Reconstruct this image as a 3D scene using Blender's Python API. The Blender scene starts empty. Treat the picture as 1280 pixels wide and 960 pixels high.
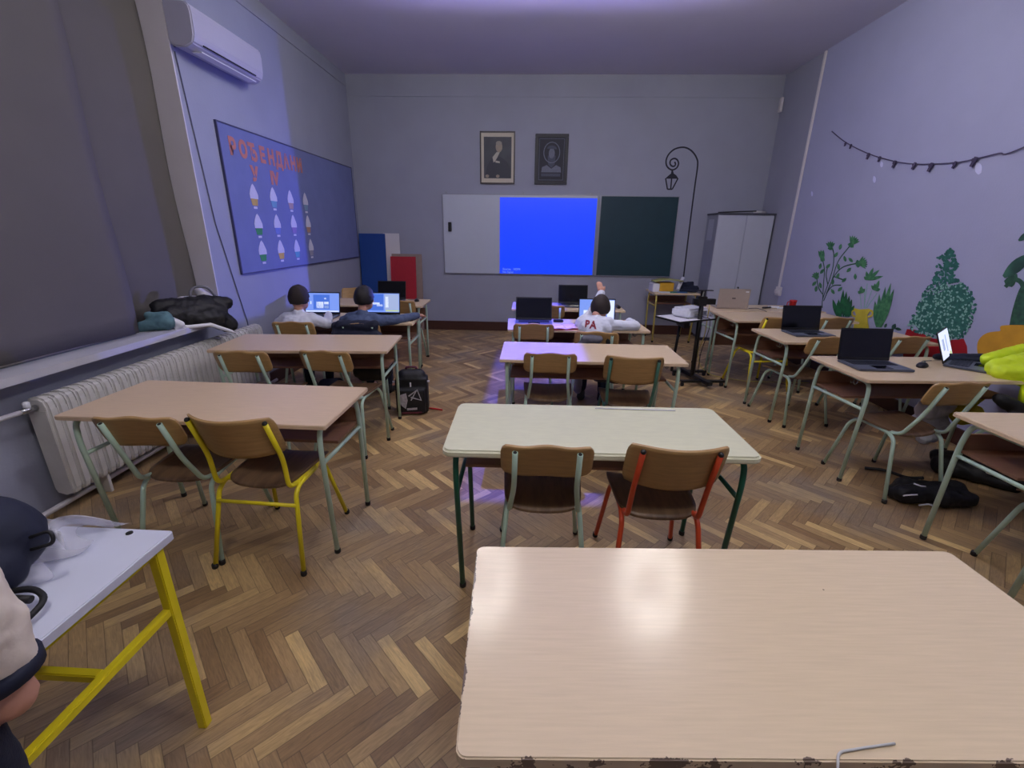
import bpy, bmesh, math, random
from mathutils import Vector, Matrix
R_ = random.Random(7)
PI = math.pi
rad = math.radians
COL = bpy.context.scene.collection
SC = bpy.context.scene

# ------------------------------------------------------------------ camera
FPX = 563.472
CH = 1.60436
def cam_axes():
    p, y, r = rad(18.74021), rad(-2.03998), rad(0.79718)
    F = Vector((math.sin(y)*math.cos(p), math.cos(y)*math.cos(p), -math.sin(p)))
    Rt = Vector((math.cos(y), -math.sin(y), 0)); U = Rt.cross(F)
    return Rt*math.cos(r)+U*math.sin(r), -Rt*math.sin(r)+U*math.cos(r), F
CR, CU, CF = cam_axes()
cd = bpy.data.cameras.new('camera'); cd.sensor_width = 36; cd.lens = FPX/1280*36; cd.clip_start = .02
cam = bpy.data.objects.new('camera', cd); COL.objects.link(cam)
cam.matrix_world = Matrix(((CR.x, CU.x, -CF.x, 0), (CR.y, CU.y, -CF.y, 0), (CR.z, CU.z, -CF.z, CH), (0, 0, 0, 1)))
SC.camera = cam
def ray(px, py): return CF + CR*(px-640)/FPX - CU*(py-480)/FPX
def on_x(px, py, x): d = ray(px, py); t = x/d.x; return (d.y*t, CH+d.z*t)      # -> (y,z) on a wall x=const
def on_y(px, py, y): d = ray(px, py); t = y/d.y; return (d.x*t, CH+d.z*t)      # -> (x,z)
def on_z(px, py, z): d = ray(px, py); t = (z-CH)/d.z; return (d.x*t, d.y*t)    # -> (x,y)

XL, XR, YF, YB, H = -2.76, 3.53, 7.54, -2.2, 3.733

# ------------------------------------------------------------------ materials
def srgb(r, g, b):
    f = lambda c: (c/255/12.92) if c/255 <= .04045 else ((c/255+.055)/1.055)**2.4
    return (f(r), f(g), f(b), 1)
MATS = {}
def mat(name, col, rough=.5, metal=0, noise=0, nscale=20, bump=0, bscale=200, stretch=(1, 1, 1), col2=None, spec=None, trans=0, coat=0):
    if name in MATS: return MATS[name]
    m = bpy.data.materials.new(name); m.use_nodes = True; N = m.node_tree.nodes; L = m.node_tree.links
    b = N['Principled BSDF']; b.inputs['Roughness'].default_value = rough; b.inputs['Metallic'].default_value = metal
    b.inputs['Base Color'].default_value = col
    if spec is not None: b.inputs['Specular IOR Level'].default_value = spec
    if trans: b.inputs['Transmission Weight'].default_value = trans
    if coat: b.inputs['Coat Weight'].default_value = coat
    tc = N.new('ShaderNodeTexCoord'); mp = N.new('ShaderNodeMapping'); mp.inputs['Scale'].default_value = stretch
    L.new(tc.outputs['Object'], mp.inputs['Vector'])
    if noise or col2:
        n = N.new('ShaderNodeTexNoise'); n.inputs['Scale'].default_value = nscale; n.inputs['Detail'].default_value = 6
        L.new(mp.outputs[0], n.inputs['Vector'])
        mx = N.new('ShaderNodeMix'); mx.data_type = 'RGBA'
        c2 = col2 or tuple([c*(1-noise) for c in col[:3]])+(1,)
        mr = N.new('ShaderNodeMapRange'); mr.inputs['From Min'].default_value = .3; mr.inputs['From Max'].default_value = .7
        L.new(n.outputs['Fac'], mr.inputs['Value']); L.new(mr.outputs[0], mx.inputs['Factor'])
        mx.inputs['A'].default_value = col; mx.inputs['B'].default_value = c2
        L.new(mx.outputs['Result'], b.inputs['Base Color'])
    if bump:
        n2 = N.new('ShaderNodeTexNoise'); n2.inputs['Scale'].default_value = bscale; n2.inputs['Detail'].default_value = 4
        L.new(mp.outputs[0], n2.inputs['Vector'])
        bp = N.new('ShaderNodeBump'); bp.inputs['Strength'].default_value = bump; bp.inputs['Distance'].default_value = .01
        L.new(n2.outputs['Fac'], bp.inputs['Height']); L.new(bp.outputs[0], b.inputs['Normal'])
    MATS[name] = m; return m
def glow(name, col, strength):
    if name in MATS: return MATS[name]
    m = bpy.data.materials.new(name); m.use_nodes = True; N = m.node_tree.nodes
    b = N['Principled BSDF']; b.inputs['Base Color'].default_value = (.02, .02, .02, 1); b.inputs['Roughness'].default_value = .3
    b.inputs['Emission Color'].default_value = col; b.inputs['Emission Strength'].default_value = strength
    MATS[name] = m; return m

wallF = mat('front_wall_paint', srgb(152, 155, 172), .8, noise=.06, nscale=3, bump=.12, bscale=60)
wallL = mat('left_wall_paint', srgb(150, 154, 172), .8, noise=.06, nscale=3, bump=.12, bscale=60)
wallR = mat('lilac_wall_paint', srgb(164, 167, 200), .8, noise=.05, nscale=3, bump=.12, bscale=60)
wallG = mat('right_wall_grey', srgb(150, 152, 172), .8, noise=.05, nscale=3, bump=.12, bscale=60)  # greyer tone of the right wall beyond the conduit
ceilM = mat('ceiling_paint', srgb(204, 204, 222), .85, noise=.04, nscale=2)
plasterW = mat('white_plaster', srgb(212, 208, 212), .7, noise=.06, nscale=5)
sillM = mat('sill_paint', srgb(200, 200, 208), .45, noise=.08, nscale=8)
beech = mat('beech_laminate', srgb(224, 200, 166), .27, noise=.10, nscale=7, stretch=(1.2, 22, 22), bump=.05, bscale=60)
beechR = mat('beech_laminate_pinkish', srgb(220, 194, 162), .30, noise=.10, nscale=7, stretch=(1.2, 22, 22), bump=.05, bscale=60)
beechEdge = mat('raw_chipboard_edge', srgb(150, 118, 90), .6, noise=.3, nscale=60)
cream = mat('cream_laminate', srgb(218, 218, 188), .35, noise=.07, nscale=14, stretch=(1, 3, 3), bump=.03)
whiteLam = mat('white_laminate', srgb(206, 210, 226), .35, noise=.04, nscale=8)
ply = mat('beech_plywood', srgb(182, 146, 94), .38, noise=.22, nscale=5, stretch=(2, 2, 16), bump=.03)
plySeat = mat('worn_plywood_seat', srgb(134, 106, 78), .4, col2=srgb(104, 80, 60), nscale=4, stretch=(10, 2, 2), bump=.03)
shelfM = mat('shelf_chipboard', srgb(148, 108, 84), .5, noise=.18, nscale=7, stretch=(1.5, 12, 12))
mint = mat('mint_green_tube', srgb(186, 214, 196), .35, noise=.08, nscale=12)
teal = mat('teal_green_tube', srgb(74, 122, 106), .35, noise=.1, nscale=12)
dgreen = mat('dark_green_tube', srgb(20, 92, 74), .32, noise=.12, nscale=12)
orange = mat('orange_red_tube', srgb(208, 74, 38), .35, noise=.1, nscale=15)
yellow = mat('yellow_tube', srgb(240, 222, 36), .35, noise=.1, nscale=15)
yellow2 = mat('pale_yellow_tube', srgb(206, 190, 96), .4, noise=.1, nscale=15)
rubber = mat('black_rubber', srgb(26, 24, 24), .6, noise=.1)
blackP = mat('black_plastic', srgb(22, 22, 26), .35, noise=.1, nscale=30)
blackM = mat('black_metal', srgb(20, 20, 22), .4, noise=.1, nscale=30)
darkScr = mat('dark_screen_glass', srgb(6, 7, 16), .12, noise=.05)
greyP = mat('grey_laptop_shell', srgb(86, 92, 108), .35, noise=.06, nscale=30)
silver = mat('silver_laptop_shell', srgb(176, 164, 156), .35, metal=.3, noise=.05, nscale=30)
keysM = mat('keyboard_keys', srgb(34, 38, 50), .5, noise=.1, nscale=30)
whiteP = mat('white_plastic', srgb(226, 228, 236), .4, noise=.03)
steel = mat('steel', srgb(190, 192, 194), .25, metal=.9, noise=.05)
holeM = mat('tube_inside', srgb(20, 20, 20), .8, noise=.1)
paperM = mat('white_paper', srgb(228, 228, 234), .7, noise=.03)
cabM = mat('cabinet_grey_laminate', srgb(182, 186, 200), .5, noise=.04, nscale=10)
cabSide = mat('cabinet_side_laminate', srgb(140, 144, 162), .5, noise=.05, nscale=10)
cabTrim = mat('cabinet_dark_trim', srgb(72, 74, 86), .5, noise=.05)
woodDark = mat('dark_brown_wood', srgb(74, 42, 34), .45, noise=.3, nscale=8, stretch=(2, 2, 20))
radM = mat('radiator_enamel', srgb(212, 210, 206), .4, noise=.12, nscale=12)
blindM = mat('brown_blind_fabric', srgb(96, 92, 88), .85, noise=.08, nscale=3, bump=.15, bscale=300)
boardW = mat('whiteboard_enamel', srgb(186, 192, 206), .3, noise=.02)
boardG = mat('green_chalkboard', srgb(12, 52, 64), .6, noise=.12, nscale=6)
alu = mat('aluminium_frame', srgb(150, 152, 162), .35, metal=.6, noise=.05)
pinM = mat('blue_pinboard_felt', srgb(112, 122, 170), .9, noise=.10, nscale=5, bump=.2, bscale=400)
blueF = mat('blue_board', srgb(12, 62, 138), .6, noise=.05)
redF = mat('red_board', srgb(168, 22, 40), .6, noise=.08)
mdf = mat('mdf_panel', srgb(150, 132, 124), .7, noise=.08)
skin = mat('skin', srgb(206, 152, 130), .5, noise=.08, nscale=20)
hairD = mat('dark_brown_hair', srgb(44, 32, 28), .7, noise=.4, nscale=90, bump=.5, bscale=220)
hairK = mat('black_hair', srgb(24, 20, 22), .6, noise=.4, nscale=90, bump=.5, bscale=220)
whiteC = mat('white_cotton', srgb(214, 218, 232), .9, noise=.06, nscale=15, bump=.3, bscale=25)
blueC = mat('blue_grey_cotton', srgb(78, 92, 124), .9, noise=.25, nscale=18, bump=.4, bscale=25)
greyC = mat('grey_cotton', srgb(112, 112, 122), .9, noise=.15, nscale=25, bump=.4, bscale=30)
navyC = mat('navy_nylon', srgb(16, 24, 50), .75, noise=.25, nscale=14, bump=.35, bscale=22)
blackC = mat('black_nylon', srgb(16, 16, 20), .6, noise=.3, nscale=14, bump=.35, bscale=30)
creamC = mat('cream_fleece', srgb(226, 214, 202), .95, noise=.10, nscale=14, bump=.45, bscale=18)
jeansC = mat('dark_jeans', srgb(20, 28, 52), .9, noise=.25, nscale=60, bump=.3, bscale=200)
limeC = mat('lime_puffer_nylon', srgb(214, 240, 30), .5, noise=.12, nscale=9, bump=.5, bscale=16)
tealC = mat('teal_fabric', srgb(88, 124, 134), .8, noise=.2, nscale=15, bump=.3, bscale=30)
redP = mat('red_plastic', srgb(196, 30, 38), .4, noise=.06)
inkM = mat('black_mural_paint', srgb(30, 30, 44), .7, noise=.1)
leafD = mat('mural_dark_green', srgb(28, 62, 56), .75, col2=srgb(52, 96, 74), nscale=30)
leafM = mat('mural_green', srgb(34, 96, 66), .75, col2=srgb(80, 142, 96), nscale=26)
leafT = mat('mural_teal_green', srgb(30, 88, 84), .75, col2=srgb(50, 116, 104), nscale=30)
leafP = mat('mural_pale_green', srgb(136, 184, 172), .75, noise=.1, nscale=30)
potY = mat('mural_yellow', srgb(206, 190, 60), .75, noise=.2, nscale=12)
potO = mat('mural_orange', srgb(208, 152, 40), .75, noise=.22, nscale=10)
potR = mat('mural_red', srgb(168, 22, 34), .6, noise=.25, nscale=8)
fluff = mat('mural_white_fluff', srgb(204, 206, 240), .8, noise=.05)

# ------------------------------------------------------------------ mesh helpers
def bm_obj(name, bm, m=None, parent=None, smooth=False, loc=None, rot=None):
    me = bpy.data.meshes.new(name); bmesh.ops.recalc_face_normals(bm, faces=bm.faces[:]); bm.to_mesh(me); bm.free()
    for mm in (m if isinstance(m, (list, tuple)) else [m]):
        if mm: me.materials.append(mm)
    if smooth:
        for p in me.polygons: p.use_smooth = True
    o = bpy.data.objects.new(name, me); COL.objects.link(o)
    if parent: o.parent = parent
    if loc: o.location = loc
    if rot: o.rotation_euler = rot
    return o
def box(bm, a, b, M=None, mi=0):
    vs = [bm.verts.new((x, y, z)) for z in (a[2], b[2]) for y in (a[1], b[1]) for x in (a[0], b[0])]
    if M is not None:
        for v in vs: v.co = M @ v.co
    for f in ((0, 1, 3, 2), (4, 6, 7, 5), (0, 4, 5, 1), (2, 3, 7, 6), (0, 2, 6, 4), (1, 5, 7, 3)):
        bm.faces.new([vs[i] for i in f]).material_index = mi
    return vs
def bevel(bm, w=.003, seg=2):
    bmesh.ops.bevel(bm, geom=bm.edges[:], offset=w, segments=seg, affect='EDGES', clamp_overlap=True)
def bbox(name, a, b, m, parent=None, w=.003, seg=2, **k):
    bm = bmesh.new(); box(bm, a, b)
    if w: bevel(bm, w, seg)
    return bm_obj(name, bm, m, parent, **k)
def rounded_path(pts, r=.03, n=5):
    P = [Vector(p) for p in pts]; out = [P[0]]
    for i in range(1, len(P)-1):
        a, b, c = P[i-1], P[i], P[i+1]; da, dc = (a-b), (c-b); rr = min(r, da.length*.45, dc.length*.45)
        s, e = b+da.normalized()*rr, b+dc.normalized()*rr
        for k in range(n+1):
            t = k/n; out.append(s*(1-t)**2 + b*2*t*(1-t) + e*t*t)
    out.append(P[-1]); return out
def tube(bm, pts, r, seg=10, cap=True, mi=0, hollow=False):
    P = [Vector(p) for p in pts]; rings = []; up = None
    rr = r if isinstance(r, (list, tuple)) else [r]*len(P)
    for i, p in enumerate(P):
        t = (P[min(i+1, len(P)-1)]-P[max(i-1, 0)]).normalized()
        if up is None:
            up = Vector((0, 0, 1)) if abs(t.z) < .9 else Vector((1, 0, 0))
        s = t.cross(up); 
        if s.length < 1e-5: s = t.cross(Vector((1, 0, 0)))
        s.normalize(); up = s.cross(t).normalized()
        rings.append([bm.verts.new(p+(s*math.cos(2*PI*k/seg)+up*math.sin(2*PI*k/seg))*rr[i]) for k in range(seg)])
    for a, b in zip(rings, rings[1:]):
        for k in range(seg):
            f = bm.faces.new((a[k], a[(k+1) % seg], b[(k+1) % seg], b[k])); f.material_index = mi; f.smooth = True
    if cap:
        bm.faces.new(rings[0]).material_index = mi; bm.faces.new(rings[-1]).material_index = mi
    return rings
def tube_obj(name, pts, r, m, parent=None, seg=10, bend=0, **k):
    bm = bmesh.new(); tube(bm, rounded_path(pts, bend) if bend else pts, r, seg); return bm_obj(name, bm, m, parent, **k)
def lathe(bm, prof, seg=24, c=(0, 0, 0), mi=0):
    rings = []
    for r, z in prof:
        rings.append([bm.verts.new((c[0]+r*math.cos(2*PI*k/seg), c[1]+r*math.sin(2*PI*k/seg), c[2]+z)) for k in range(seg)])
    for a, b in zip(rings, rings[1:]):
        for k in range(seg):
            f = bm.faces.new((a[k], a[(k+1) % seg], b[(k+1) % seg], b[k])); f.material_index = mi; f.smooth = True
    bm.faces.new(rings[0]).material_index = mi; bm.faces.new(rings[-1]).material_index = mi
def prism(bm, poly, f, d, mi=0):
    """poly: 2D points, f maps (u,v,w)->xyz, extruded from w=0 to w=d"""
    a = [bm.verts.new(f(u, v, 0)) for u, v in poly]; b = [bm.verts.new(f(u, v, d)) for u, v in poly]; n = len(poly)
    bm.faces.new(a).material_index = mi; bm.faces.new(b[::-1]).material_index = mi
    for i in range(n): bm.faces.new((a[i], b[i], b[(i+1) % n], a[(i+1) % n])).material_index = mi
def sphere(bm, c, r, seg=12, sc=(1, 1, 1)):
    M = Matrix.Translation(c) @ Matrix.Diagonal((r*sc[0], r*sc[1], r*sc[2], 1))
    g = bmesh.ops.create_uvsphere(bm, u_segments=seg, v_segments=max(6, seg*2//3), radius=1, matrix=M)
    for v in g['verts']:
        for f in v.link_faces: f.smooth = True
def capsule(bm, p0, r0, p1, r1, seg=12):
    p0, p1 = Vector(p0), Vector(p1)
    sphere(bm, p0, r0, seg); sphere(bm, p1, r1, seg)
    if (p1-p0).length > 1e-4: tube(bm, [p0, p1], [r0, r1], seg)
def bake(o):
    dg = bpy.context.evaluated_depsgraph_get(); dg.update()
    me = bpy.data.meshes.new_from_object(o.evaluated_get(dg)); o.modifiers.clear(); o.data = me
    for p in me.polygons: p.use_smooth = True
def blob(name, caps, m, parent=None, voxel=.01, smooth=3, boxes=(), disp=0, dscale=.08, **k):
    """one continuous surface grown over overlapping tapered limbs"""
    bm = bmesh.new()
    for c in caps:
        if len(c) == 3: sphere(bm, c[0], c[1], 14, c[2])
        else: capsule(bm, *c)
    for a, b in boxes: box(bm, a, b)
    bmesh.ops.recalc_face_normals(bm, faces=bm.faces[:])
    o = bm_obj(name, bm, m, parent, True, **k)
    md = o.modifiers.new('r', 'REMESH'); md.mode = 'VOXEL'; md.voxel_size = voxel
    if smooth: s = o.modifiers.new('s', 'SMOOTH'); s.iterations = smooth; s.factor = .5
    if disp:
        tx = bpy.data.textures.new('folds', 'CLOUDS'); tx.noise_scale = dscale
        d = o.modifiers.new('d', 'DISPLACE'); d.texture = tx; d.strength = disp; d.mid_level = .5; d.texture_coords = 'GLOBAL'
    bake(o); return o
def tag(o, label, cat, group=None):
    o['label'] = label; o['category'] = cat
    if group: o['group'] = group
    return o
def thing(name, label, cat, loc=(0, 0, 0), rz=0, group=None):
    o = bpy.data.objects.new(name, None); COL.objects.link(o); o.location = loc; o.rotation_euler = (0, 0, rz); o.empty_display_size = .1
    return tag(o, label, cat, group)
def struct(o): o['kind'] = 'structure'; return o
def kids(o): return [c for c in bpy.data.objects if c.parent == o]
def dup(o, parent=None):
    c = o.copy(); COL.objects.link(c); c.parent = parent
    for ch in kids(o): dup(ch, c)
    return c
def text_mesh(name, body, size, m, M, ext=.0015, parent=None, bold=0, sx=1):
    cu = bpy.data.curves.new(name, 'FONT'); cu.body = body; cu.size = size; cu.extrude = ext; cu.offset = bold
    o = bpy.data.objects.new(name, cu); COL.objects.link(o)
    dg = bpy.context.evaluated_depsgraph_get(); me = bpy.data.meshes.new_from_object(o.evaluated_get(dg))
    bpy.data.objects.remove(o); me.transform(M @ Matrix.Diagonal((sx, 1, 1, 1)))
    me.materials.clear(); me.materials.append(m)
    o = bpy.data.objects.new(name, me); COL.objects.link(o)
    if parent: o.parent = parent
    return o

# ------------------------------------------------------------------ room shell
def floor():
    w, L = .0545, .322; s = math.sqrt(.5)
    O = Vector((-.939, 1.43)); u = Vector((s, s)); v = Vector((s, -s))
    me = bpy.data.meshes.new('floor'); V = []; Fc = []; uv = []; col = []
    x0, x1, y0, y1 = XL-.3, XR+.02, YB, YF+.02
    rn = random.Random(3)
    def addq(uu0, vv0, du, dv, along_u):
        cs = [(uu0, vv0), (uu0+du, vv0), (uu0+du, vv0+dv), (uu0, vv0+dv)]
        P = [O+u*a+v*b for a, b in cs]; c = sum(P, Vector((0, 0)))/4
        if not (x0-.2 < c.x < x1+.2 and y0-.2 < c.y < y1+.2): return
        P = [Vector((min(max(p.x, x0), x1), min(max(p.y, y0), y1))) for p in P]
        if (P[0]-P[2]).length < .01: return
        k = len(V); V.extend([(p.x, p.y, 0) for p in P]); Fc.append((k, k+1, k+2, k+3))
        uv.extend([(0, 0), (L, 0), (L, w), (0, w)] if along_u else [(0, w), (0, 0), (L, 0), (L, w)])
        t = rn.random(); h = rn.random(); ox = rn.random()
        col.extend([(t, h, ox, 1)]*4)
    for j in range(-20, 26):
        for i in range(-110, 130):
            a, b = i*w+j*L, i*w-j*L
            addq(a, b, L, w, True)
            addq(a+L, b+w-L, w, L, False)
    me.from_pydata(V, [], Fc); me.update()
    ul = me.uv_layers.new(name='UVMap'); ca = me.color_attributes.new('plank', 'FLOAT_COLOR', 'CORNER')
    ul = me.uv_layers['UVMap']; ca = me.color_attributes['plank']
    for i in range(len(V)): ul.data[i].uv = uv[i]
    for i in range(len(V)): ca.data[i].color = col[i]
    m = bpy.data.materials.new('herringbone_parquet'); m.use_nodes = True; N = m.node_tree.nodes; Lk = m.node_tree.links
    b = N['Principled BSDF']
    at = N.new('ShaderNodeAttribute'); at.attribute_name = 'plank'; sep = N.new('ShaderNodeSeparateColor'); Lk.new(at.outputs['Color'], sep.inputs[0])
    ramp = N.new('ShaderNodeValToRGB'); Lk.new(sep.outputs[0], ramp.inputs[0]); e = ramp.color_ramp.elements
    e[0].color = srgb(140, 110, 74); e[1].color = srgb(216, 184, 124)
    for p, c in ((.25, srgb(150, 122, 84)), (.55, srgb(166, 136, 94)), (.82, srgb(180, 150, 102))):
        x = e.new(p); x.color = c
    tc = N.new('ShaderNodeTexCoord'); uvn = N.new('ShaderNodeUVMap'); uvn.uv_map = 'UVMap'
    off = N.new('ShaderNodeCombineXYZ'); sc = N.new('ShaderNodeMath'); sc.operation = 'MULTIPLY'; sc.inputs[1].default_value = 37
    Lk.new(sep.outputs[2], sc.inputs[0]); Lk.new(sc.outputs[0], off.inputs[2]); Lk.new(sc.outputs[0], off.inputs[0])
    add = N.new('ShaderNodeVectorMath'); add.operation = 'ADD'; Lk.new(uvn.outputs[0], add.inputs[0]); Lk.new(off.outputs[0], add.inputs[1])
    mp = N.new('ShaderNodeMapping'); mp.inputs['Scale'].default_value = (7, 60, 1); Lk.new(add.outputs[0], mp.inputs['Vector'])
    gr = N.new('ShaderNodeTexNoise'); gr.inputs['Scale'].default_value = 1.6; gr.inputs['Detail'].default_value = 8; gr.inputs['Distortion'].default_value = 1.5
    Lk.new(mp.outputs[0], gr.inputs['Vector'])
    g2 = N.new('ShaderNodeMapRange'); g2.inputs['From Min'].default_value = .3; g2.inputs['From Max'].default_value = .7; g2.inputs['To Min'].default_value = .72; g2.inputs['To Max'].default_value = 1.14
    Lk.new(gr.outputs['Fac'], g2.inputs['Value'])
    mul = N.new('ShaderNodeMix'); mul.data_type = 'RGBA'; mul.blend_type = 'MULTIPLY'; mul.inputs['Factor'].default_value = 1
    Lk.new(ramp.outputs[0], mul.inputs['A']); Lk.new(g2.outputs[0], mul.inputs['B'])
    # worn grey patches
    nz = N.new('ShaderNodeTexNoise'); nz.inputs['Scale'].default_value = 1.7; nz.inputs['Detail'].default_value = 5; Lk.new(tc.outputs['Object'], nz.inputs['Vector'])
    r2 = N.new('ShaderNodeMapRange'); r2.inputs['From Min'].default_value = .48; r2.inputs['From Max'].default_value = .70; r2.inputs['To Max'].default_value = .75; Lk.new(nz.outputs['Fac'], r2.inputs['Value'])
    mg = N.new('ShaderNodeMix'); mg.data_type = 'RGBA'; Lk.new(r2.outputs[0], mg.inputs['Factor']); Lk.new(mul.outputs['Result'], mg.inputs['A'])
    gm = N.new('ShaderNodeMix'); gm.data_type = 'RGBA'; gm.blend_type = 'MULTIPLY'; gm.inputs['Factor'].default_value = 1; gm.inputs['A'].default_value = srgb(130, 120, 110); Lk.new(g2.outputs[0], gm.inputs['B'])
    Lk.new(gm.outputs['Result'], mg.inputs['B'])
    # joints
    su = N.new('ShaderNodeSeparateXYZ'); Lk.new(uvn.outputs[0], su.inputs[0])
    def edge(out, size):
        a = N.new('ShaderNodeMath'); a.operation = 'SUBTRACT'; a.inputs[1].default_value = size/2; Lk.new(out, a.inputs[0])
        c = N.new('ShaderNodeMath'); c.operation = 'ABSOLUTE'; Lk.new(a.outputs[0], c.inputs[0])
        d = N.new('ShaderNodeMapRange'); d.inputs['From Min'].default_value = size/2-.0022; d.inputs['From Max'].default_value = size/2-.0002; Lk.new(c.outputs[0], d.inputs['Value']); return d.outputs[0]
    mxm = N.new('ShaderNodeMath'); mxm.operation = 'MAXIMUM'; Lk.new(edge(su.outputs[0], L), mxm.inputs[0]); Lk.new(edge(su.outputs[1], w), mxm.inputs[1])
    ms = N.new('ShaderNodeMath'); ms.operation = 'MULTIPLY'; ms.inputs[1].default_value = .6; Lk.new(mxm.outputs[0], ms.inputs[0])
    mj = N.new('ShaderNodeMix'); mj.data_type = 'RGBA'; Lk.new(ms.outputs[0], mj.inputs['Factor']); Lk.new(mg.outputs['Result'], mj.inputs['A']); mj.inputs['B'].default_value = srgb(52, 38, 30)
    Lk.new(mj.outputs['Result'], b.inputs['Base Color'])
    rr = N.new('ShaderNodeMapRange'); rr.inputs['To Min'].default_value = .34; rr.inputs['To Max'].default_value = .6; Lk.new(gr.outputs['Fac'], rr.inputs['Value']); Lk.new(rr.outputs[0], b.inputs['Roughness'])
    bp = N.new('ShaderNodeBump'); bp.inputs['Strength'].default_value = .25; bp.inputs['Distance'].default_value = .002; bp.invert = True; Lk.new(mxm.outputs[0], bp.inputs['Height']); Lk.new(bp.outputs[0], b.inputs['Normal'])
    me.materials.append(m)
    o = bpy.data.objects.new('floor', me); COL.objects.link(o); struct(o)
floor()
T = .3
def wallbox(name, a, b, m): bm = bmesh.new(); box(bm, a, b); return struct(bm_obj(name, bm, m))
wallbox('floor_slab', (XL-.5, YB-.2, -.2), (XR+.3, YF+.3, -.004), woodDark).name = 'floor.001'
wallbox('ceiling', (XL-.5, YB-.2, H), (XR+.3, YF+.3, H+.2), ceilM)
wallbox('wall_front', (XL-.5, YF, 0), (XR+.3, YF+.3, H), wallF)
wallbox('wall_back', (XL-.5, YB-.3, 0), (XR+.3, YB, H), wallF)
bm = bmesh.new(); box(bm, (XR, YB, 0), (XR+.3, 6.6, H)); box(bm, (XR, 6.6, 0), (XR+.3, YF, H), mi=1)
struct(bm_obj('wall_right', bm, [wallR, wallG]))
# left wall with the window recess
WY0, WY1, WZ0, WZ1 = -1.2, 3.94, .84, 3.55
bm = bmesh.new()
box(bm, (XL-.5, YB, 0), (XL, YF, WZ0)); box(bm, (XL-.5, YB, WZ1), (XL, YF, H)); box(bm, (XL-.5, YB, WZ0), (XL, WY0, WZ1)); box(bm, (XL-.5, WY1, WZ0), (XL, YF, WZ1))
struct(bm_obj('wall_left', bm, wallL))
bm = bmesh.new(); box(bm, (XL-.24, WY1-.012, WZ0), (XL+.004, WY1+.0, WZ1)); box(bm, (XL-.24, WY0, WZ0), (XL+.002, WY0+.012, WZ1)); box(bm, (XL-.24, WY0, WZ1-.012), (XL+.002, WY1, WZ1))
struct(bm_obj('trim_1', bm, plasterW))
# window: frame, glass
w = thing('window_1', 'tall window behind the brown blinds on the left wall', 'window'); struct(w)
bm = bmesh.new()
for y in (WY0, .5, 2.2, WY1-.08): box(bm, (XL-.34, y, WZ0), (XL-.26, y+.08, WZ1))
for z in (WZ0, 2.5, WZ1-.08): box(bm, (XL-.34, WY0, z), (XL-.26, WY1, z+.08))
bm_obj('window_frame', bm, plasterW, w)
glass = mat('window_glass', (.8, .85, .9, 1), .05, trans=1, noise=.01)
bbox('window_pane', (XL-.305, WY0+.05, WZ0+.05), (XL-.298, WY1-.05, WZ1-.05), glass, w, 0)
bm = bmesh.new(); box(bm, (XL-.26, WY0, WZ0), (XL+.0, WY1-.01, WZ0+.03)); box(bm, (XL-.01, WY0-.05, WZ0-.012), (XL+.15, 3.72, WZ0+.03)); 
struct(bm_obj('trim_2', bm, sillM))
# blinds
def blind(y0, y1, x, label, z0):
    t = thing('roller_blind', label, 'blind', (x, y0, 0), 0, 'brown window blinds')
    bm = bmesh.new(); n = 24; rows = 20; W = y1-y0
    g = [[[bm.verts.new((.006*math.sin(j/rows*5)+.03*(i/n)**8*math.sin(j/rows*9+1)*.6+dx, W*i/n+.03*(i/n)**6*math.sin(j/rows*PI*1.0), z0+(WZ1-.06-z0)*j/rows)) for i in range(n+1)] for j in range(rows+1)] for dx in (0, .004)]
    for s in g:
        for j in range(rows):
            for i in range(n): bm.faces.new((s[j][i], s[j][i+1], s[j+1][i+1], s[j+1][i]))
    for j in range(rows):
        for i in (0, n): bm.faces.new((g[0][j][i], g[0][j+1][i], g[1][j+1][i], g[1][j][i]))
    for i in range(n):
        for j in (0, rows): bm.faces.new((g[0][j][i], g[0][j][i+1], g[1][j][i+1], g[1][j][i]))
    bm_obj('fabric', bm, blindM, t, True)
    tube_obj('roller', [(0, .01, WZ1-.06), (0, W-.01, WZ1-.06)], .025, plasterW, t)
    tube_obj('hem_bar', [(0, .01, z0), (0, W-.01, z0)], .008, blindM, t)
blind(WY0+.03, 1.15, XL-.05, 'brown roller blind at the rear end of the window, out of view', .90)
blind(1.17, 3.05, XL-.03, 'brown roller blind nearest the viewer, hanging in front of the other', .885)
blind(2.95, WY1-.02, XL-.20, 'brown roller blind at the far end of the window behind the dark bag', .885)
# skirting, picture line, conduits
wallbox('baseboard_front', (XL, YF-.022, 0), (XR, YF, .15), woodDark)
wallbox('baseboard_right', (XR-.022, YB, 0), (XR, YF-.022, .13), woodDark)
wallbox('baseboard_left', (XL, 4.4, 0), (XL+.02, YF-.022, .13), woodDark)
bm = bmesh.new(); box(bm, (XL, YF-.012, 3.45), (XR, YF, 3.475)); box(bm, (XL, YB, 3.45), (XL+.012, WY0-.1, 3.475)); box(bm, (XL, 3.99, 3.57), (XL+.012, YF-.012, 3.595))
struct(bm_obj('trim_3', bm, wallF))
tag(bbox('cable_conduit', (XR-.022, 6.60, .80), (XR, 6.635, H-.01), plasterW), 'thin white cable conduit running up the lilac right wall', 'conduit')
t = thing('wall_socket', 'white wall socket at the foot of the conduit above the front desk', 'socket', (XR, 6.6, .86))
bbox('socket_plate', (-.03, -.06, -.07), (0, .06, .05), plasterW, t)
bbox('plug', (-.06, -.025, -.04), (-.028, .025, .015), plasterW, t)
tag(bbox('junction_box', (XR-.05, YF-.09, 3.26), (XR-.015, YF-.03, 3.44), plasterW), 'small pale junction box high in the right front corner', 'box')
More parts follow.
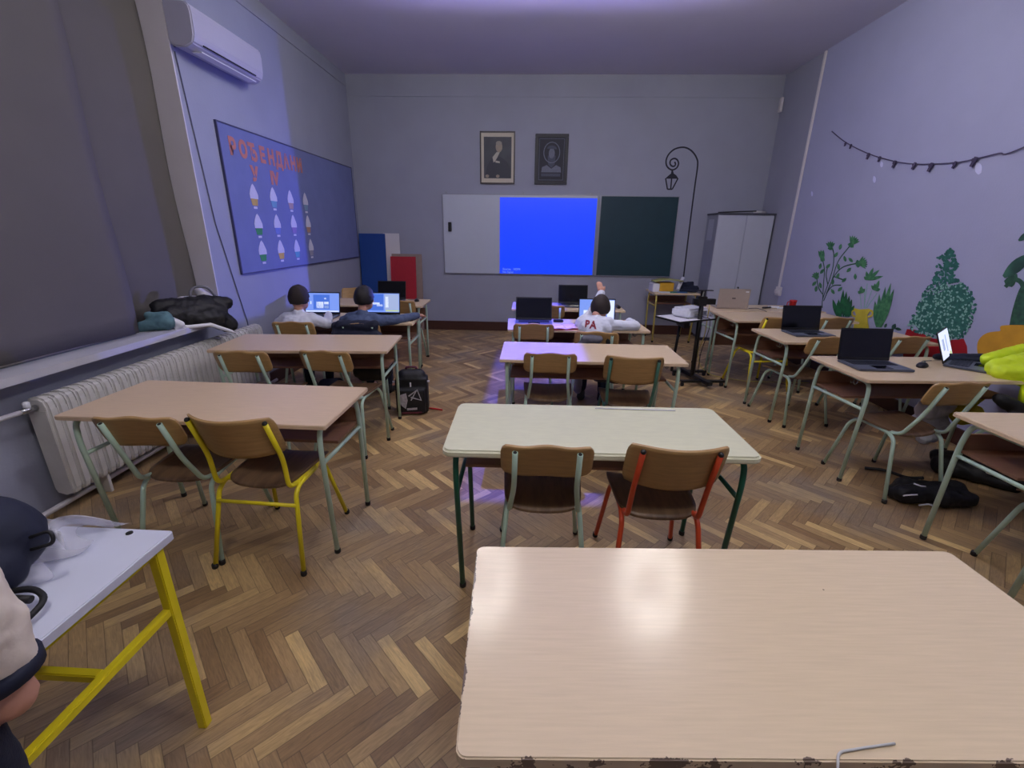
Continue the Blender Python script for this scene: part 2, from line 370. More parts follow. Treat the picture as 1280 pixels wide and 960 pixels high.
bm = bmesh.new(); tube(bm, [(XL+.006, 3.97, 2.87), (XL+.006, 4.07, 1.63), (XL+.006, 4.27, .74), (XL+.006, 4.3, .2)], .005)
tag(bm_obj('wall_cable', bm, mat('grey_cable', srgb(96, 98, 124), .6)), 'thin grey cable running down the wall below the air conditioner', 'cable')

# ------------------------------------------------------------------ radiator
RY0, NS, RP = 2.20, 36, .058
t = thing('radiator', 'long cream cast iron column radiator under the window sill', 'radiator', (XL, RY0, 0))
sec = None
for i in range(NS):
    if sec is None:
        bm = bmesh.new()
        prof_ = [(.030, .15), (.045, .115), (.10, .128), (.145, .115), (.160, .15), (.160, .66), (.150, .70), (.12, .716), (.07, .716), (.04, .70), (.030, .66)]
        prism(bm, prof_, lambda u, v, s: (u, -.0255+s, v), .051)
        bmesh.ops.bevel(bm, geom=bm.edges[:], offset=.012, segments=3, affect='EDGES', clamp_overlap=True)
        box(bm, (.045, -.029, .16), (.145, .029, .64))
        sec = bm_obj('radiator_section', bm, radM, t)
    else:
        c = sec.copy(); COL.objects.link(c); c.parent = t; c.location = (0, i*RP, 0)
for y in (.2, 1.9): bbox('foot', (.05, y-.01, 0), (.14, y+.01, .12), radM, t, .002)
tube_obj('valve', [(.10, -.03, .665), (.10, -.11, .665)], .016, steel, t)
bm = bmesh.new(); lathe(bm, [(.0, 0), (.014, 0), (.016, .01), (.016, .03), (.01, .036), (0, .036)], 12, (.10, -.07, .675)); bm_obj('valve_knob', bm, whiteP, t)
tag(tube_obj('heating_pipe', [(XL+.10, RY0-.10, .665), (XL+.09, 1.6, .68), (XL+.06, 1.2, .68), (XL+.06, -2.1, .68)], .013, plasterW, bend=.08), 'white heating pipe entering the radiator at its upper end', 'pipe')
tag(tube_obj('return_pipe', [(XL+.07, 4.5, .06), (XL+.07, -2.1, .06)], .016, plasterW), 'white heating pipe running along the foot of the window wall', 'pipe')

# ------------------------------------------------------------------ furniture makers
def foot(parent, p, r=.0155, m=rubber):
    bm = bmesh.new(); lathe(bm, [(r*.8, 0), (r, .004), (r, .022), (r*.9, .026)], 12, p); return bm_obj('rubber_foot', bm, m, parent)
def leg_path(parent, pts, m, r=.0125, bend=.05, name='leg'):
    p0 = Vector(pts[0]); d = (Vector(pts[1])-p0).normalized()
    l = tube_obj(name, rounded_path([tuple(p0+d*.02)]+list(pts[1:]), bend, 6), r, m, parent)
    foot(l, tuple(p0), r+.003); return l
def desk_edges(bm, w, d, z0, z1, rad_, bev):
    pts = []
    for cx, cy, a0 in ((w-rad_, d-rad_, 0), (rad_, d-rad_, 90), (rad_, rad_, 180), (w-rad_, rad_, 270)):
        for k in range(5): a = rad(a0+90*k/4); pts.append((cx+rad_*math.cos(a), cy+rad_*math.sin(a)))
    prism(bm, pts, lambda u, v, s: (u, v, z0+s), z1-z0)
    bmesh.ops.remove_doubles(bm, verts=bm.verts[:], dist=1e-5)
    es = [e for e in bm.edges if abs(e.verts[0].co.z-e.verts[1].co.z) < 1e-6]
    bmesh.ops.bevel(bm, geom=es, offset=bev, segments=3, affect='EDGES', clamp_overlap=True)
def make_desk(label, x, y, rz, d=.54, top=beech, frame=mint, w=1.30, shelf=True, th=.022, corner=.012, group='two-seat pupil desks', hooks=True, chips=False, topz=.76):
    t = thing('school_desk', label, 'desk', (x, y, 0), rad(rz), group)
    bm = bmesh.new(); desk_edges(bm, w, d, topz-th, topz, corner, .003 if th < .03 else .009)
    top_o = bm_obj('desktop', bm, top, t)
    zt = topz-th-.0125
    for s in (0, 1):
        X = lambda v: v if s == 0 else w-v
        leg_path(t, [(X(.062), .085, 0), (X(.052), .035, .62), (X(.052), .045, zt), (X(.052), d/2, zt)], frame, bend=.07)
        leg_path(t, [(X(.062), d-.02, 0), (X(.052), d-.045, .60), (X(.052), d-.07, zt), (X(.052), d/2, zt)], frame, bend=.07)
        tube_obj('shelf_rail', [(X(.054), .045, .545), (X(.054), d-.04, .535)], .0105, frame, t)
        if hooks:
            bm = bmesh.new()
            for k in (0, .03): tube(bm, rounded_path([(X(.10), .20+k, zt-.0), (X(.10), .20+k, zt-.05), (X(.085), .20+k, zt-.065), (X(.075), .20+k, zt-.045)], .012, 3), .003, 6)
            bm_obj('bag_hook', bm, steel, t)
    if shelf:
        bbox('shelf', (.066, .24, .552), (w-.066, d-.03, .568), shelfM, t, .002)
        bbox('shelf_back', (.07, d-.045, .568), (w-.07, d-.03, .655), shelfM, t, .002)
    return t
def sheet(bm, fn, nu=16, nv=10, th=.009):
    """thin bent board: fn(u,v)->(Vector point, Vector normal), u,v in 0..1"""
    S = []
    for s in (-.5, .5): S.append([[bm.verts.new(fn(i/nu, j/nv)[0]+fn(i/nu, j/nv)[1]*th*s) for i in range(nu+1)] for j in range(nv+1)])
    for k, g in enumerate(S):
        for j in range(nv):
            for i in range(nu): bm.faces.new((g[j][i], g[j][i+1], g[j+1][i+1], g[j+1][i])).smooth = True
    a, b = S
    for j in range(nv):
        for i in (0, nu): bm.faces.new((a[j][i], a[j+1][i], b[j+1][i], b[j][i]))
    for i in range(nu):
        for j in (0, nv): bm.faces.new((a[j][i], a[j][i+1], b[j][i+1], b[j][i]))
def sq(u, v, r=.35):
    """unit square to rounded square"""
    x, y = 2*u-1, 2*v-1; return x*(1-r*.5*abs(y)**6), y*(1-r*.5*abs(x)**6)
def make_chair(kind):
    P = dict(mint=(mint, .125, .365, .158, .022, .826), orange=(orange, .145, .388, .205, .065, .838), teal=(teal, .155, .385, .20, .065, .835), yellow=(yellow, .178, .40, .20, .085, .835))[kind]
    m, tx, bw, bh, curv, bz = P
    t = thing('school_chair', 'x', 'chair')
    ex = .03 if kind == 'yellow' else 0
    bm = bmesh.new()
    def seat(u, v):
        x, y = sq(u, v, .22); wd = .165+.022*(y+1)/2
        z = .445-.016*(1-x*x)*(1-.4*y) - .030*max(0, (y-.55)/.45)**2 - .012*max(0, (-y-.7)/.3)**2
        return Vector((x*wd*1.05, .025+y*.195, z)), Vector((0, 0, 1))
    sheet(bm, seat, 18, 16, .011); bm_obj('seat', bm, plySeat, t)
    bm = bmesh.new(); lean = .36
    def back(u, v):
        x, y = sq(u, v, .12 if kind != 'mint' else .2)
        yy = -.325+.012 + curv*x*x + (.006*math.cos(x*PI*1.5) if kind == 'mint' else 0)
        top = bz - .5*bh + y*bh*.5*(1+(.0 if kind == 'mint' else .10*(1-x*x) if y < 0 else -.04*(1-x*x)))
        if kind == 'mint': top += .004*math.cos(x*PI*2)*max(0, y)
        p = Vector((x*bw/2, yy - lean*(top-bz+.1)*1.0 + .0, top)); n = Vector((-2*curv*x/(bw/2), 1, lean)).normalized()
        return p, n
    sheet(bm, back, 18, 10, .010); bm_obj('backrest', bm, ply, t)
    yb = lambda z: -.325 - lean*(z-bz+.1) + curv*(tx/(bw/2))**2 - .008 - .0125+.012
    zt = bz-.028
    for s in (-1, 1):
        up = [(s*tx, yb(zt), zt), (s*(tx+.004), yb(.60), .60), (s*(.150+ex), -.205, .445), (s*(.152+ex), -.13, .428), (s*(.152+ex*.6), .10, .428)]
        bm = bmesh.new(); pth = rounded_path(up, .05, 6); tube(bm, pth, .0115, 10)
        o = bm_obj('back_upright', bm, m, t)
        d = (Vector(up[0])-Vector(up[1])).normalized()
        if kind == 'mint': tube_obj('tube_end', [tuple(Vector(up[0])-d*.001), tuple(Vector(up[0])+d*.0008)], .0078, holeM, o)
        else:
            bm = bmesh.new(); sphere(bm, Vector(up[0])+d*.002, .0118, 10); bm_obj('end_cap', bm, holeM if kind != 'orange' else blackP, o)
        sx = s*(.165+ex)
        leg_path(t, [(s*(.20+ex), -.275, 0), (sx, -.185, .395), (sx*.985, -.14, .425), (sx*.97, .02, .425)], m, .0115, .05)
        leg_path(t, [(s*(.205+ex*.4), .235, 0), (s*.165, .155, .37), (s*.16, .10, .425), (sx*.97, .02, .425)], m, .0115, .06)
    tube_obj('seat_crossbar', [(-.16-ex, -.12, .418), (.16+ex, -.12, .418)], .008, m, t)
    tube_obj('seat_crossbar', [(-.155, .12, .412), (.155, .12, .412)], .008, m, t)
    if kind == 'yellow': tube_obj('stretcher', [(-.200, -.205, .345), (.200, -.205, .345)], .0095, m, t)
    return t
PROTO = {}
def chair(kind, x, y, rz, label, group):
    if kind not in PROTO: PROTO[kind] = c = make_chair(kind)
    else: c = dup(PROTO[kind])
    c.location = (x, y, 0); c.rotation_euler = (0, 0, rad(rz)); tag(c, label, 'chair', group); return c

# ------------------------------------------------------------------ desks
def chip_mat():
    m = mat('beech_laminate_chipped', srgb(222, 202, 170), .15, noise=.08, nscale=7, stretch=(1.2, 22, 22), bump=.05, bscale=60)
    N = m.node_tree.nodes; L = m.node_tree.links; b = N['Principled BSDF']; src = b.inputs['Base Color'].links[0].from_socket
    tc = N.new('ShaderNodeTexCoord'); s = N.new('ShaderNodeSeparateXYZ'); L.new(tc.outputs['Object'], s.inputs[0])
    def lt(out, v, noise_scale, amp, thr, seed):
        mp = N.new('ShaderNodeMapping'); mp.inputs['Location'].default_value = (seed, 0, 0); L.new(tc.outputs['Object'], mp.inputs['Vector'])
        n = N.new('ShaderNodeTexNoise'); n.inputs['Scale'].default_value = noise_scale; n.inputs['Detail'].default_value = 5; n.inputs['Roughness'].default_value = .7; L.new(mp.outputs[0], n.inputs['Vector'])
        a = N.new('ShaderNodeMath'); a.operation = 'SUBTRACT'; a.inputs[1].default_value = thr; L.new(n.outputs['Fac'], a.inputs[0])
        c = N.new('ShaderNodeMath'); c.operation = 'MULTIPLY'; c.inputs[1].default_value = amp; L.new(a.outputs[0], c.inputs[0])
        d = N.new('ShaderNodeMath'); d.operation = 'LESS_THAN'; L.new(out, d.inputs[0]); L.new(c.outputs[0], d.inputs[1]); return d.outputs[0]
    e = N.new('ShaderNodeMath'); e.operation = 'MAXIMUM'; L.new(lt(s.outputs[1], 0, 9, .09, .54, 3.3), e.inputs[0]); L.new(lt(s.outputs[0], 0, 14, .04, .47, 7), e.inputs[1])
    # small dents
    v = N.new('ShaderNodeTexVoronoi'); v.inputs['Scale'].default_value = 7; L.new(tc.outputs['Object'], v.inputs['Vector'])
    l2 = N.new('ShaderNodeMath'); l2.operation = 'LESS_THAN'; l2.inputs[1].default_value = .022; L.new(v.outputs['Distance'], l2.inputs[0])
    e2 = N.new('ShaderNodeMath'); e2.operation = 'MAXIMUM'; L.new(e.outputs[0], e2.inputs[0]); L.new(l2.outputs[0], e2.inputs[1])
    mx = N.new('ShaderNodeMix'); mx.data_type = 'RGBA'; L.new(e2.outputs[0], mx.inputs['Factor']); L.new(src, mx.inputs['A']); mx.inputs['B'].default_value = srgb(120, 104, 92); L.new(mx.outputs['Result'], b.inputs['Base Color'])
    return m
beechChip = chip_mat()
make_desk('beech-topped desk nearest the camera with chipped laminate along its edges', -.107, .514, 2.37, .542, beechChip, mint, 1.34, th=.026, corner=.02, hooks=False)
make_desk('cream-topped desk with rounded edges and dark green legs', -.342, 1.628, .88, .54, cream, dgreen, 1.30, th=.034, corner=.04)
make_desk('beech desk with mint legs in the middle row, lit purple at its left end', -.197, 3.01, -.3, .54)
make_desk('beech desk in the middle row where the child in a printed white shirt sits', -.19, 4.02, 2.2, .55)
make_desk('beech desk at the front of the middle row, nearest the whiteboard', -.20, 5.16, .5, .54)
make_desk('beech desk by the radiator with the yellow-framed chair behind it', -2.207, 1.854, -1.18, .54, beechR)
make_desk('beech desk by the radiator with two mint chairs, behind the two seated boys', -2.329, 3.075, 3.85, .54, beechR)
make_desk('beech desk where two boys sit at lit laptops', -2.40, 4.14, 2.5, .54)
make_desk('beech desk in the far left corner in front of the blue and red boards', -2.55, 5.20, 1.6, .55)
t = make_desk('beech desk against the lilac wall holding the silver laptop and red cup', 2.12, 5.30, 3.0, .50, w=1.34, shelf=False)
bbox('modesty_panel', (.07, .07, .34), (1.27, .086, .725), shelfM, t, .002)
make_desk('beech desk against the lilac wall with the yellow-framed chair, joined to the desk in front', 2.125, 4.70, 2.6, .555)
make_desk('beech desk against the lilac wall holding a single black laptop', 2.135, 3.75, 2.6, .56)
make_desk('beech desk against the lilac wall holding two laptops and a mouse', 2.11, 2.735, 3.0, .575)
make_desk('beech desk at the right edge with its open shelf visible, nearest the camera', 2.19, 1.66, 1.5, .565)

# ------------------------------------------------------------------ chairs
g = 'pupil chairs'
chair('mint', -1.72, 2.06, 3, 'mint-framed chair between the radiator and the yellow chair', g)
chair('yellow', -1.28, 2.03, -3, 'yellow-framed chair with a strongly curved plywood backrest, by the left aisle', g)
chair('mint', -1.93, 3.16, 2, 'mint-framed chair beside the radiator at the desk behind the boys', g)
chair('mint', -1.35, 3.22, -5, 'mint-framed chair nearest the aisle at the desk behind the boys', g)
chair('mint', -2.10, 4.17, 4, 'plywood chair of the boy in the white top by the window wall', g)
chair('mint', -1.50, 4.17, 2, 'chair under the dark jacket, of the boy in the blue shirt', g)
chair('mint', -1.53, 5.52, 4, 'plywood chair at the far left corner desk behind a lit laptop', g)
chair('mint', -2.40, 5.95, 185, 'turned plywood chair between the far left desk and the front wall', g)
chair('mint', .085, 1.905, 0, 'mint-framed chair with open tube ends at the cream desk', g)
chair('orange', .600, 1.885, -1, 'orange-framed chair at the cream desk', g)
chair('mint', .16, 3.31, -1, 'mint-framed chair in the purple light at the middle row desk', g)
chair('teal', .735, 3.21, -5, 'teal-framed curved chair at the middle row desk', g)
chair('mint', .045, 4.315, 0, 'plywood chair in front of the black laptop in the middle row', g)
chair('mint', .60, 4.02, -6, 'plywood chair hung with a grey garment, behind the child in the white shirt', g)
chair('mint', .22, 5.40, 0, 'plywood chair half hidden behind the black laptop at the front middle desk', g)
chair('mint', 2.44, 2.86, 8, 'mint-framed chair pushed to the wall-row desk with two laptops', g)
chair('mint', 2.42, 4.02, 8, 'mint-framed chair behind the single black laptop in the wall row', g)
chair('mint', 3.12, 4.10, 8, 'mint-framed chair beside the painted red pot in the wall row', g)
chair('yellow', 2.50, 4.86, 8, 'yellow-framed chair in the wall row near the projector cart', g)
chair('mint', 3.07, 4.96, 6, 'mint-framed chair next to the painted yellow vase', g)
chair('mint', 2.62, 1.86, 4, 'mint-framed chair at the right edge, only its front legs showing under the desk', g)
chair('mint', 3.20, 2.74, 8, 'mint-framed chair under the lime puffer jacket', g)

# ------------------------------------------------------------------ white table, cart table at front
t = thing('work_table', 'white-topped table with square yellow legs at the lower left', 'table', (-2.25, .575, 0), rad(-.5))
Wt, Dt = 1.22, .51
bm = bmesh.new(); desk_edges(bm, Wt, Dt, .732, .76, .01, .003); bm_obj('table_top', bm, whiteLam, t)
for x in (.02, Wt-.055):
    for y in (.02, Dt-.05):
        bm = bmesh.new(); box(bm, (x, y, 0), (x+.03, y+.03, .731)); bevel(bm, .003); bm_obj('leg', bm, yellow, t)
for y in (.022, Dt-.047): bbox('apron', (.05, y, .70), (Wt-.055, y+.024, .731), yellow, t)
for x in (.022, Wt-.052): bbox('apron', (x, .05, .702), (x+.024, Dt-.05, .731), yellow, t)
for x in (.022, Wt-.052): bbox('stretcher', (x, .05, .49), (x+.024, Dt-.05, .515), yellow, t)
bbox('stretcher', (.046, .24, .49), (Wt-.052, .264, .515), yellow, t)
bm = bmesh.new(); lathe(bm, [(.009, 0), (.009, .003), (.004, .004)], 12, (Wt-.115, Dt-.022, .76)); bm_obj('screw_cap', bm, holeM, t)

t = thing('side_desk', 'small single desk with pale yellow legs under folders, beside the green board', 'desk', (1.86, 6.86, 0), rad(1))
bm = bmesh.new(); desk_edges(bm, .68, .52, .735, .76, .012, .003); bm_obj('desktop', bm, beech, t)
for s in (0, 1):
    X = lambda v: v if s == 0 else .68-v
    leg_path(t, [(X(.06), .06, 0), (X(.045), .035, .62), (X(.045), .045, .722), (X(.045), .26, .722)], yellow2, bend=.06)
    leg_path(t, [(X(.06), .50, 0), (X(.045), .475, .60), (X(.045), .45, .722), (X(.045), .26, .722)], yellow2, bend=.06)
    tube_obj('shelf_rail', [(X(.047), .045, .56), (X(.047), .48, .56)], .01, yellow2, t)
bbox('shelf', (.06, .20, .568), (.62, .49, .585), shelfM, t, .002)
bbox('shelf_back', (.06, .475, .585), (.62, .49, .66), shelfM, t, .002)

# ------------------------------------------------------------------ laptops
def laptop(x, y, rz, label, lit=None, shell=greyP, ang=104, w=.355, d=.235, z=.76, lid=None, group='laptops'):
    """front edge at -y, hinge at +y"""
    t = thing('laptop', label, 'laptop', (x, y, z), rad(rz), group)
    bm = bmesh.new(); box(bm, (-w/2, -d, .003), (w/2, 0, .017)); bevel(bm, .004); base = bm_obj('base', bm, shell, t)
    bm = bmesh.new(); box(bm, (-w/2+.03, -.125, .017), (w/2-.03, -.022, .0185))
    for r in range(5):
        for c in range(14): box(bm, (-w/2+.034+c*.0208, -.120+r*.019, .0185), (-w/2+.051+c*.0208, -.105+r*.019, .0205))
    bm_obj('keyboard', bm, keysM, base)
    bbox('touchpad', (-.055, -d+.02, .017), (.055, -.14, .0182), keysM if shell is silver else darkScr, base, .0005)
    A = Matrix.Translation((0, -.004, .017)) @ Matrix.Rotation(rad(90-ang), 4, 'X')
    h = .222
    bm = bmesh.new(); box(bm, (-w/2, -.001, 0), (w/2, .007, h)); bevel(bm, .003)
    for v in bm.verts: v.co = A @ v.co
    lid_o = bm_obj('lid', bm, (lid or blackP), t)
    bm = bmesh.new(); box(bm, (-w/2+.008, -.0022, .022), (w/2-.008, -.0008, h-.010))
    for v in bm.verts: v.co = A @ v.co
    s = bm_obj('screen', bm, lit or darkScr, lid_o)
    if lid is silver:
        bm = bmesh.new(); box(bm, (-.02, .007, h/2-.006), (.02, .0082, h/2+.006))
        for v in bm.verts: v.co = A @ v.co
        bm_obj('maker_mark', bm, keysM, lid_o)
        bm = bmesh.new(); box(bm, (-w/2+.02, .007, h-.04), (-w/2+.055, .008, h-.025))
        for v in bm.verts: v.co = A @ v.co
        bm_obj('sticker', bm, paperM, lid_o)
    return t, A, lid_o
def on_screen(A, lid, rects, w=.355):
    for (nm, x0, z0, x1, z1, m) in rects:
        bm = bmesh.new(); box(bm, (x0, -.0034, z0), (x1, -.0024, z1))
        for v in bm.verts: v.co = A @ v.co
        bm_obj(nm, bm, m, lid)
sc_blue = glow('lit_screen_blue', srgb(120, 150, 235), 1.0)
sc_mid = glow('lit_screen_mid_blue', srgb(70, 112, 215), .95)
sc_white = glow('lit_screen_white', srgb(215, 224, 250), 1.1)
sc_grey = glow('lit_screen_grey', srgb(165, 182, 225), .9)
sc_yel = glow('lit_screen_yellow', srgb(200, 215, 150), .9)
t, A, l = laptop(-2.10, 4.50, 3, 'open laptop with a lit blue desktop in front of the boy in white', sc_blue)
on_screen(A, l, [('window_panel', -.09, .05, .075, .195, sc_mid), ('dialog_panel', -.06, .06, .012, .125, sc_white), ('dialog_panel', .02, .10, .065, .125, sc_white), ('dialog_panel', .02, .06, .065, .09, sc_grey), ('icon', -.12, .10, -.11, .13, sc_white), ('icon', .02, .15, .04, .165, sc_white), ('taskbar', -.165, .025, .165, .036, sc_white)])
t, A, l = laptop(-1.50, 4.56, 3, 'open laptop with a lit split screen in front of the boy in blue', sc_blue)
on_screen(A, l, [('window_panel', -.165, .04, .01, .205, sc_mid), ('drawing', -.10, .10, -.03, .12, sc_white), ('drawing', -.06, .08, .0, .10, sc_white), ('side_panel', .02, .05, .165, .205, sc_grey), ('list', .03, .07, .06, .18, sc_white), ('bar', .03, .03, .165, .045, sc_yel)])
laptop(-1.73, 5.66, 1, 'black-screened laptop on the far left corner desk', lid=blackP)
laptop(.047, 4.42, 1, 'black-screened laptop at the left end of the middle row desk beside the pink book')
laptop(.53, 5.56, 1, 'black-screened laptop on the front middle desk nearest the whiteboard', ang=100)
t, A, l = laptop(.66, 4.40, 1, 'lit laptop behind the head of the child in the printed shirt', sc_blue, ang=100)
on_screen(A, l, [('window_panel', .10, .03, .165, .205, sc_white), ('text_block', -.13, .07, -.06, .11, sc_white), ('side_bar', -.06, .03, -.03, .2, sc_grey)])
laptop(2.50, 4.20, 3, 'black-screened laptop alone on its wall-row desk', ang=100)
laptop(2.36, 3.16, 0, 'black-screened laptop in front of the mouse on the wall-row desk', ang=100)
t, A, l = laptop(2.985, 3.215, 42, 'laptop turned sideways with a lit pale screen beside the lime jacket', sc_white, ang=112)
on_screen(A, l, [('sketch', -.10, .08, -.04, .16, sc_grey), ('sketch', .02, .06, .05, .18, sc_grey), ('tool_bar', .09, .025, .15, .05, sc_yel)])
laptop(2.41, 5.47, 177, 'silver laptop seen from behind on the wall desk next to the cart', sc_grey, shell=silver, lid=silver, ang=94)

def mouse(x, y, rz, label, cable):
    t = thing('computer_mouse', label, 'mouse', (x, y, .76), rad(rz), 'computer mice')
    bm = bmesh.new(); sphere(bm, (0, 0, .008), 1, 16, (.031, .056, .026))
    for v in bm.verts: v.co.z = max(v.co.z, 0)
    bm_obj('shell', bm, blackP, t); tube_obj('wheel', [(-.004, .03, .030), (.004, .03, .030)], .006, greyP, t)
    tube_obj('cable', rounded_path([(0, .05, .008)]+cable, .05), .0022, blackP, t, 6)
mouse(2.70, 3.075, -55, 'black mouse with its cable on the wall-row desk between two laptops', [(0, .10, .004), (-.06, .16, .004), (-.02, .25, .004)])
mouse(-1.40, 5.60, 20, 'black mouse on the far left corner desk', [(.0, .10, .004), (-.1, .14, .004)])
mouse(.98, 4.44, -30, 'black mouse by the hand of the child in the printed shirt', [(0, .09, .004), (-.1, .12, .004)])
mouse(-1.16, 4.36, 10, 'black mouse under the hand of the boy in blue', [(0, .09, .004), (-.1, .12, .004)])
tag(bbox('power_brick', (.24, 4.40, .76), (.34, 4.45, .785), blackP, None, .006), 'small black power brick beside the middle row laptop', 'power supply')
tag(bbox('power_brick', (1.03, 5.32, .76), (1.07, 5.44, .79), blackP, None, .006), 'small black adapter on the right end of the front middle desk', 'power supply')
bm = bmesh.new(); tube(bm, rounded_path([(2.62, 5.50, .765), (2.74, 5.55, .766), (2.74, 5.34, .766), (2.73, 5.29, .762)], .04), .003, 6)
tag(bm_obj('charging_cable', bm, blackP), 'black charging cable beside the silver laptop', 'cable')

# stationery
t = thing('exercise_book', 'open pink exercise book in the purple light on the middle row desk', 'book', (.33, 4.15, .76), rad(8))
for s in (-1, 1):
    bm = bmesh.new()
    sheet(bm, lambda u, v: (Vector((s*(u*.15), v*.21-.1, .006+.010*math.sin(u*PI))), Vector((0, 0, 1))), 10, 2, .004); bm_obj('page', bm, mat('pink_pages', srgb(236, 196, 214), .7, noise=.08), t)
bbox('cover', (-.155, -.105, 0), (.155, .115, .003), mat('red_cover', srgb(206, 70, 80), .5, noise=.1), t, 0)
for i, (x, y, rz, lb) in enumerate([(-2.22, 4.24, 4, 'white paper under the laptop of the boy in white'), (-1.23, 4.50, 12, 'white paper sheet at the aisle end of the boys desk')]):
    tag(bbox('paper_sheet', (-.14, -.08, 0), (.14, .08, .0015), paperM, None, 0, loc=(x, y, .7605), rot=(0, 0, rad(rz))), lb, 'paper', 'loose paper sheets')
bm = bmesh.new(); lathe(bm, [(.032, 0), (.038, .085), (.043, .10), (.040, .10), (.033, .004), (0, .004)], 20)
t = thing('mug', 'small red mug on the wall desk by the conduit', 'mug', (3.18, 5.60, .76)); bm_obj('cup_body', bm, redP, t)
tube_obj('handle', rounded_path([(-.035, 0, .08), (-.065, 0, .08), (-.065, 0, .03), (-.032, 0, .03)], .02), .005, redP, t, 8)
for i, (x, y, rz, m_, lb) in enumerate([(2.86, 5.56, 20, blackP, 'black marker among the items beside the red mug'), (2.96, 5.60, -15, whiteP, 'white marker lying left of the red mug'), (3.03, 5.53, 5, whiteP, 'white cable adapter in front of the red mug')]):
    tag(tube_obj('marker', [(-.06, 0, 0), (.06, 0, 0)], .011, m_, None, 10, loc=(x, y, .772), rot=(0, 0, rad(rz))), lb, 'marker', 'items beside the red mug')

# ------------------------------------------------------------------ projector cart
t = thing('projector_cart', 'black metal projector trolley with a wheeled base and tall pole', 'trolley', (1.855, 4.95, 0), rad(4))
tube_obj('column', [(.03, .04, .05), (0, 0, 1.03)], .027, blackM, t, 4)
bbox('base_bar', (-.17, -.16, .045), (.32, -.11, .07), blackM, t)
bbox('base_bar', (-.12, .22, .045), (.28, .27, .07), blackM, t)
bm = bmesh.new(); box(bm, (-.03, -.30, .045), (.03, .30, .085), Matrix.Translation((.05, .03, 0)) @ Matrix.Rotation(rad(10), 4, 'Z')); bevel(bm); bm_obj('base_beam', bm, blackM, t)
for x, y in ((-.15, -.135), (.29, -.135), (-.10, .245), (.26, .245)):
    bm = bmesh.new(); tube(bm, [(x-.012, y, .024), (x+.012, y, .024)], .024, 14); cst = bm_obj('caster_wheel', bm, rubber, t)
    bbox('caster_fork', (x-.016, y-.01, .024), (x+.016, y+.012, .05), blackM, cst, .001)
bm = bmesh.new(); box(bm, (-.10, -.025, .885), (.14, .02, .945)); box(bm, (-.06, -.035, .87), (.04, .035, .97)); bevel(bm); bm_obj('head_bracket', bm, blackM, t)
bm = bmesh.new(); box(bm, (-.07, -.02, 1.028), (.10, .02, 1.036)); bm_obj('cap_plate', bm, blackM, t)
traypoly = [(1.443, 5.165), (1.582, 4.80), (2.075, 5.03), (1.95, 5.385)]
bm = bmesh.new(); prism(bm, [(x-1.855, y-4.95) for x, y in traypoly], lambda u, v, s: (u, v, .70+s), .018)
tr = bm_obj('tray', bm, blackM, t)
cxm = sum(p[0] for p in traypoly)/4-1.855; cym = sum(p[1] for p in traypoly)/4-4.95
bm = bmesh.new(); prism(bm, [((x-1.855-cxm)*.96+cxm, (y-4.95-cym)*.96+cym) for x, y in traypoly], lambda u, v, s: (u, v, .718+s), .003); bm_obj('tray_mat', bm, paperM, tr)
bbox('tray_support', (-.16, .0, .62), (-.10, .22, .70), blackM, t)
tube_obj('rear_post', [(-.16, .18, .08), (-.14, .15, .70)], .016, blackM, t, 8)
t = thing('projector', 'white projector standing on the black trolley tray', 'projector', (1.80, 5.12, .722), rad(32))
bm = bmesh.new(); box(bm, (-.165, -.125, .008), (.165, .125, .105)); bevel(bm, .022, 4); body = bm_obj('housing', bm, whiteP, t)
bm = bmesh.new(); tube(bm, [(-.06, .11, .055), (-.06, .136, .057)], .028, 20); bm_obj('lens_ring', bm, blackP, t)
bm = bmesh.new(); tube(bm, [(-.06, .134, .057), (-.06, .1375, .057)], .02, 20); bm_obj('lens', bm, darkScr, t)
bm = bmesh.new()
for k in range(7): box(bm, (.05+k*.011, -.127, .03), (.055+k*.011, -.122, .075))
bm_obj('vent_grille', bm, greyP, t)
for x in (-.12, .12): bbox('foot', (x-.01, -.09, 0), (x+.01, -.07, .01), blackP, t, .001)
bm = bmesh.new(); tube(bm, rounded_path([(1.80, 4.99, .765), (1.84, 4.93, .78), (1.90, 4.95, .74), (1.99, 5.0, .73), (2.03, 5.08, .60), (2.0, 5.15, .3), (2.02, 5.2, .02), (2.2, 5.5, .012)], .06), .004, 6)
tag(bm_obj('hanging_cable', bm, blackP), 'black power cord hanging from the projector behind the trolley', 'cord')
bm = bmesh.new(); tube(bm, rounded_path([(1.98, 5.05, .90), (1.99, 5.08, .72), (2.02, 5.16, .5), (1.97, 5.18, .28), (2.05, 5.2, .10), (2.18, 5.2, .012), (2.5, 5.0, .012), (3.2, 5.0, .012)], .06), .005, 6)
tag(bm_obj('extension_cord', bm, yellow2), 'pale yellow cord looping down beside the trolley pole', 'cord')

